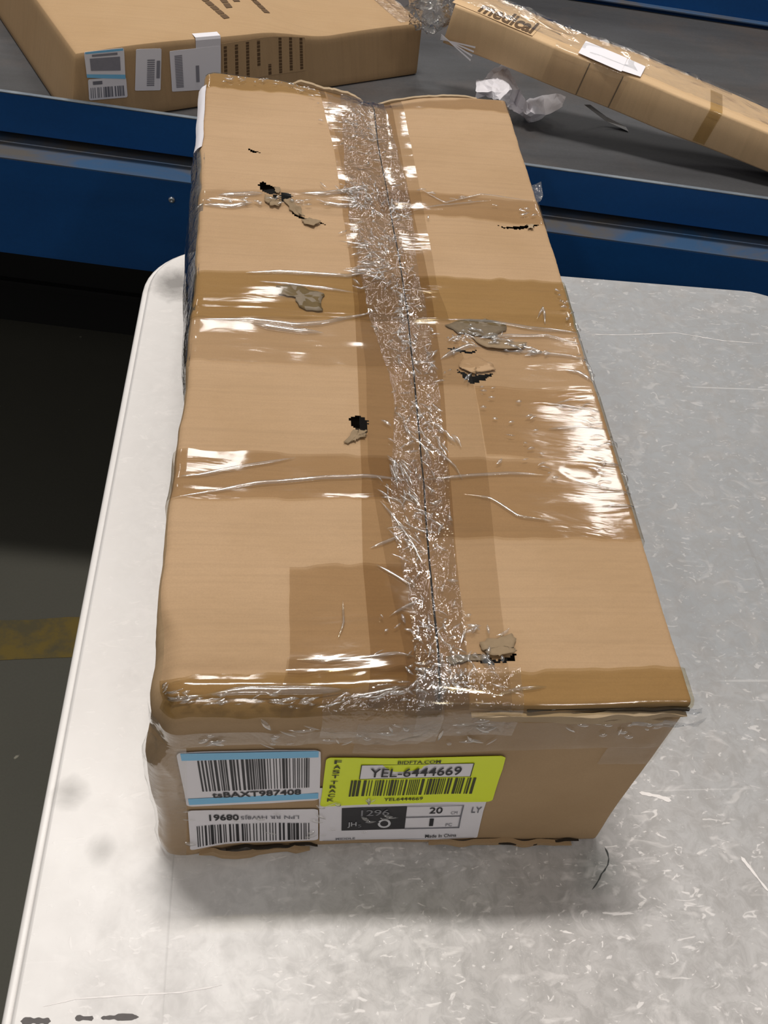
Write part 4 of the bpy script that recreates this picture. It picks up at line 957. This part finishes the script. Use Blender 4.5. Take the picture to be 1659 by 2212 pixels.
# pose solved from its three long edges
LQ = (0.7203, 0.8598, 0.3042, 0.0731, 0.0481)
yawl = LQ[2]
lex = np.array([-math.cos(yawl)*math.cos(tilt), math.sin(yawl)*math.cos(tilt), math.sin(tilt)])
ley = np.array([math.sin(yawl), math.cos(yawl), 0]); lez = np.cross(lex, ley); lez = lez if lez[2] > 0 else -lez
LD, LH = LQ[3], LQ[4]
LO0 = np.array([LQ[0], LQ[1], zb+zr]); back_ = zr/math.sin(tilt)*0.985
LO = LO0-lex*back_; LLEN = back_+0.455
lng = empty('long_carton', tuple(LO+lex*.02), 'long narrow cardboard carton wrapped in clear film, leaning along the conveyor', 'box')
def lpt(u, v, w_): return LO+np.multiply.outer(np.asarray(u, float), lex)+np.multiply.outer(np.asarray(v, float), ley)+np.multiply.outer(np.asarray(w_, float), lez)
nu = 90; us = np.linspace(0, LLEN, nu); r = .003
secp = [(0, r), (0, LH-r), (.0009, LH-.0009), (r, LH), (LD-r, LH), (LD-.0009, LH-.0009), (LD, LH-r), (LD, r), (LD-.0009, .0009), (LD-r, 0), (r, 0), (.0009, .0009)]
V = []; F = []
for i, u in enumerate(us):
    for (v, w_) in secp:
        dv2 = .0018*math.sin(u*17)*(1 if v < LD/2 else -.5)+.0012*math.sin(u*41)
        V.append(lpt(u, v+dv2, w_+.0012*math.sin(u*23+1)*(1 if w_ > LH/2 else .3)))
K = len(secp)
for i in range(nu-1):
    for k in range(K): F.append((i*K+k, i*K+(k+1) % K, (i+1)*K+(k+1) % K, (i+1)*K+k))
F += [tuple(range(K)), tuple((nu-1)*K+k for k in reversed(range(K)))]
o = fix_normals(mesh('carton_body', V, F, CARD_LONG, lng))
def lwrap(u0, u1, mat, name, e=.0012, wr=.0012, seed=1, lo=0.0, hi=1.0, ws=50, nu=60):
    """strip around near side and top (and a little of the far side)"""
    path = [(-e, .004), (-e, LH*.5), (-e, LH-.002), (-e*.3+.001, LH+e*.3), (.004, LH+e), (LD*.5, LH+e), (LD-.003, LH+e), (LD+e, LH-.003), (LD+e, LH*.6), (LD+e, .01)]
    d = np.r_[0, np.cumsum([math.dist(path[i], path[i+1]) for i in range(len(path)-1)])]; s = np.linspace(lo, hi, 40)*d[-1]
    pv = np.interp(s, d, [q[0] for q in path]); pw = np.interp(s, d, [q[1] for q in path])
    nv_ = np.where(pv < .0005, -1.0, np.where(pv > LD-.0005, 1.0, 0.0)); nw_ = np.where(pw > LH-.0005, 1.0, 0.0)
    U, S_ = np.meshgrid(np.linspace(u0, u1, nu), np.arange(40)); S_ = S_.ravel(); U = U.ravel()
    h = wr*ridged(U*ws+2*fbm(U*20, s[S_]*20, seed), s[S_]*ws, seed)**2
    wv = .0018*np.sin(U*17)*np.where(pv[S_] < LD/2, 1, -.5)+.0012*np.sin(U*41); ww = .0012*np.sin(U*23+1)*np.where(pw[S_] > LH/2, 1, .3)
    P = lpt(U*0, U*0, U*0)+np.multiply.outer(U, lex)+np.multiply.outer(pv[S_]+nv_[S_]*h+wv, ley)+np.multiply.outer(pw[S_]+nw_[S_]*h+ww, lez)
    return up_normals(npmesh(name, P, grid_faces(nu, 40), mat, lng))
def pl_top(x, y): q = hit(x, y, LO+lez*LH, lez); d = q-LO; return (d @ lex, d @ ley)
def pl_side(x, y): q = hit(x, y, LO, ley); d = q-LO; return (d @ lex, d @ lez)
lwrap(.0, LLEN, FILM_SOFT, 'shrink_film', .0016, .0016, 91, .38, .95, 40, 140)
lwrap(pl_top(1240, 80)[0], LLEN, FILM, 'shrink_film', .0022, .0030, 92, .62, .99, 60, 100)
lwrap(pl_top(1580, 200)[0], pl_top(1260, 60)[0], FILM, 'shrink_film', .0020, .0022, 95, .66, .99, 60, 80)
ua, ub = pl_side(1540, 280)[0], pl_side(1508, 280)[0]
lwrap(min(ua, ub), max(ua, ub), TAPE_GOLD, 'packing_tape', .0010, .0004, 93, .0, .62, 40, 16)
ua, ub = pl_side(1330, 230)[0], pl_side(1170, 170)[0]
lwrap(min(ua, ub), max(ua, ub), TAPE_CLEAR, 'packing_tape', .0009, .0004, 94, .0, .36, 40, 30)
# joints of the side board
for px_ in ((1322, 215), (1255, 180)):
    u = pl_side(*px_)[0]; V = [lpt(u+d, -.0006-.0018*0+.0018*math.sin(u*17)+.0012*math.sin(u*41)-.0003, w_) for w_ in (.002, LH*.5, LH-.003) for d in (-.0006, .0006)]
    up_normals(mesh('board_crease', V, [(0, 1, 3, 2), (2, 3, 5, 4)], GREY_SCUFF, lng, smooth=False))
def long_top(P, e): return LO+np.multiply.outer(P[:, 0], lex)+np.multiply.outer(P[:, 1], ley)+lez*(LH+e+.0012*np.sin(P[:, 0]*23+1)[:, None]*1.0)
def tlab(px4, e): l_ = Label([pl_top(*p) for p in px4], long_top, e); l_.par = lng; return l_
a = tlab([(1264, 91), (1353, 131), (1340, 160), (1248, 117)], .0028); a.base('sticker', PAPER, .02, 2, label='blank white sticker'); 
a = tlab([(1354, 131), (1392, 149), (1381, 171), (1341, 157)], .0024); a.base('sticker', PAPER, .02, 1, label='folded end of the blank white sticker')
a = tlab([(1000, -12), (1172, 52), (1150, 77), (976, 8)], .0007); a.base('print_area', CARD_LONG, .01, 2)
a.text('medical', .30, .05, .97, .95, BROWN_INK, .028)
# crumpled film at the raised end
def crumple(name, c, rad, mat, seed, parent, nu=48, nv=30, amp=.5):
    th, ph = np.meshgrid(np.linspace(0, 2*math.pi, nu), np.linspace(.02, math.pi-.02, nv)); th = th.ravel(); ph = ph.ravel()
    d = np.stack([np.cos(th)*np.sin(ph), np.sin(th)*np.sin(ph), np.cos(ph)], -1)
    a_ = d[:, 0]*2.1+5; b_ = d[:, 1]*2.1+d[:, 2]*1.7+9
    f = 1-amp+amp*(1.5*ridged(a_*1.5, b_*1.5, seed)*.6+.35*ridged(a_*3.3, b_*3.3+d[:, 2]*2, seed+1)*.6)
    # closed seam
    f = f.reshape(nv, nu); f[:, -1] = f[:, 0]; f = f.ravel()
    P = np.asarray(c)+d*np.asarray(rad)*f[:, None]
    return npmesh(name, P, grid_faces(nu, nv)[:, ::-1], mat, parent)
endc = lpt(LLEN, LD*.45, LH*.55)
crumple('film_bunch', endc+lex*.022+lez*.004, (.040, .038, .030), FILM, 5, lng, amp=.45)
crumple('film_bunch', endc+lex*.030-ley*.012-lez*.006, (.030, .026, .024), FILM, 8, lng, amp=.6)
q0 = lpt(LLEN+.004, -.006, .006)
V = []; F = []
for i in range(4):
    a0 = q0-lex*.0+np.array([0, 0, .002*i]); b0 = q0-lex*.045+ley*(.0)-lez*(.004*i-.006)-ley*.004*i
    b = len(V); V += [a0, b0, b0+lez*.0022, a0+lez*.0012]; F.append((b, b+1, b+2, b+3))
up_normals(mesh('film_tail', V, F, PAPER, lng, smooth=False))  # film end coloured white, its glint put into the colour

# ------------------------------------------------------------------ crumpled paper and a scrap on the belt
def pb(x, y, z): return pz(x, y, ZB+z)
pv = {'a': (1090, 137, .050), 'b': (1062, 150, .050), 'c': (1048, 170, .046), 'd': (1028, 174, .046), 'e': (1030, 200, .050), 'f': (1026, 216, .040), 'g': (1048, 205, .046), 'h': (1062, 214, .048),
      'i': (1080, 218, .050), 'j': (1098, 194, .052), 'k': (1072, 172, .060), 'l': (1104, 160, .050), 'm': (1122, 194, .036), 'n': (1100, 236, .020), 'o': (1120, 246, .012), 'p': (1144, 268, .0),
      'q': (1146, 244, .026), 'r': (1134, 216, .014), 's': (1150, 228, .032), 't': (1170, 206, .022), 'u': (1200, 203, .028), 'v': (1222, 208, .030), 'w': (1216, 230, .022), 'x': (1180, 248, .016), 'y': (1112, 222, .018), 'z': (1060, 196, .056)}
keys = list(pv); idx = {k: i for i, k in enumerate(keys)}
tri = ['abk', 'bck', 'akl', 'kzj', 'klj', 'dkz', 'dzc', 'dez', 'efg', 'egz', 'ghz', 'hiz', 'izj', 'ljm', 'jym', 'jiy', 'iny', 'noy', 'oqy', 'opq', 'yqm', 'mqr', 'rqs', 'rst', 'stx', 'sxq', 'qxp', 'tux', 'uvw', 'uwx']
me = mesh('crumpled_paper', [pb(*pv[k]) for k in keys], [tuple(idx[c_] for c_ in s) for s in tri], PAPER, None, smooth=False)
import bmesh
bm = bmesh.new(); bm.from_mesh(me.data); bmesh.ops.subdivide_edges(bm, edges=bm.edges[:], cuts=3, use_grid_fill=True)
for v in bm.verts:
    n3 = Vector((vn(v.co.x*160, v.co.y*160, 1)-.5, vn(v.co.x*160, v.co.y*160, 2)-.5, vn(v.co.x*160, v.co.y*160, 3)-.5)); v.co += n3*.004
    v.co.z = max(v.co.z, zb+.0012)
bm.to_mesh(me.data); bm.free()
sm_ = me.modifiers.new('thickness', 'SOLIDIFY'); sm_.thickness = .0004
tag(me, 'crumpled sheet of white paper lying on the conveyor belt', 'paper')
V = [pb(1262, 226, .030), pb(1275, 226, .028), pb(1310, 252, .010), pb(1352, 274, .0015), pb(1358, 284, .0012), pb(1310, 262, .006)]
o = up_normals(mesh('plastic_scrap', V, [(0, 1, 2, 5), (5, 2, 3, 4)], mat_plain('grey_plastic', lin(150, 148, 146), .4, .2, 60), None, smooth=False))
sm_ = o.modifiers.new('thickness', 'SOLIDIFY'); sm_.thickness = .0003
tag(o, 'thin grey strip of plastic sticking out under the long carton', 'scrap')
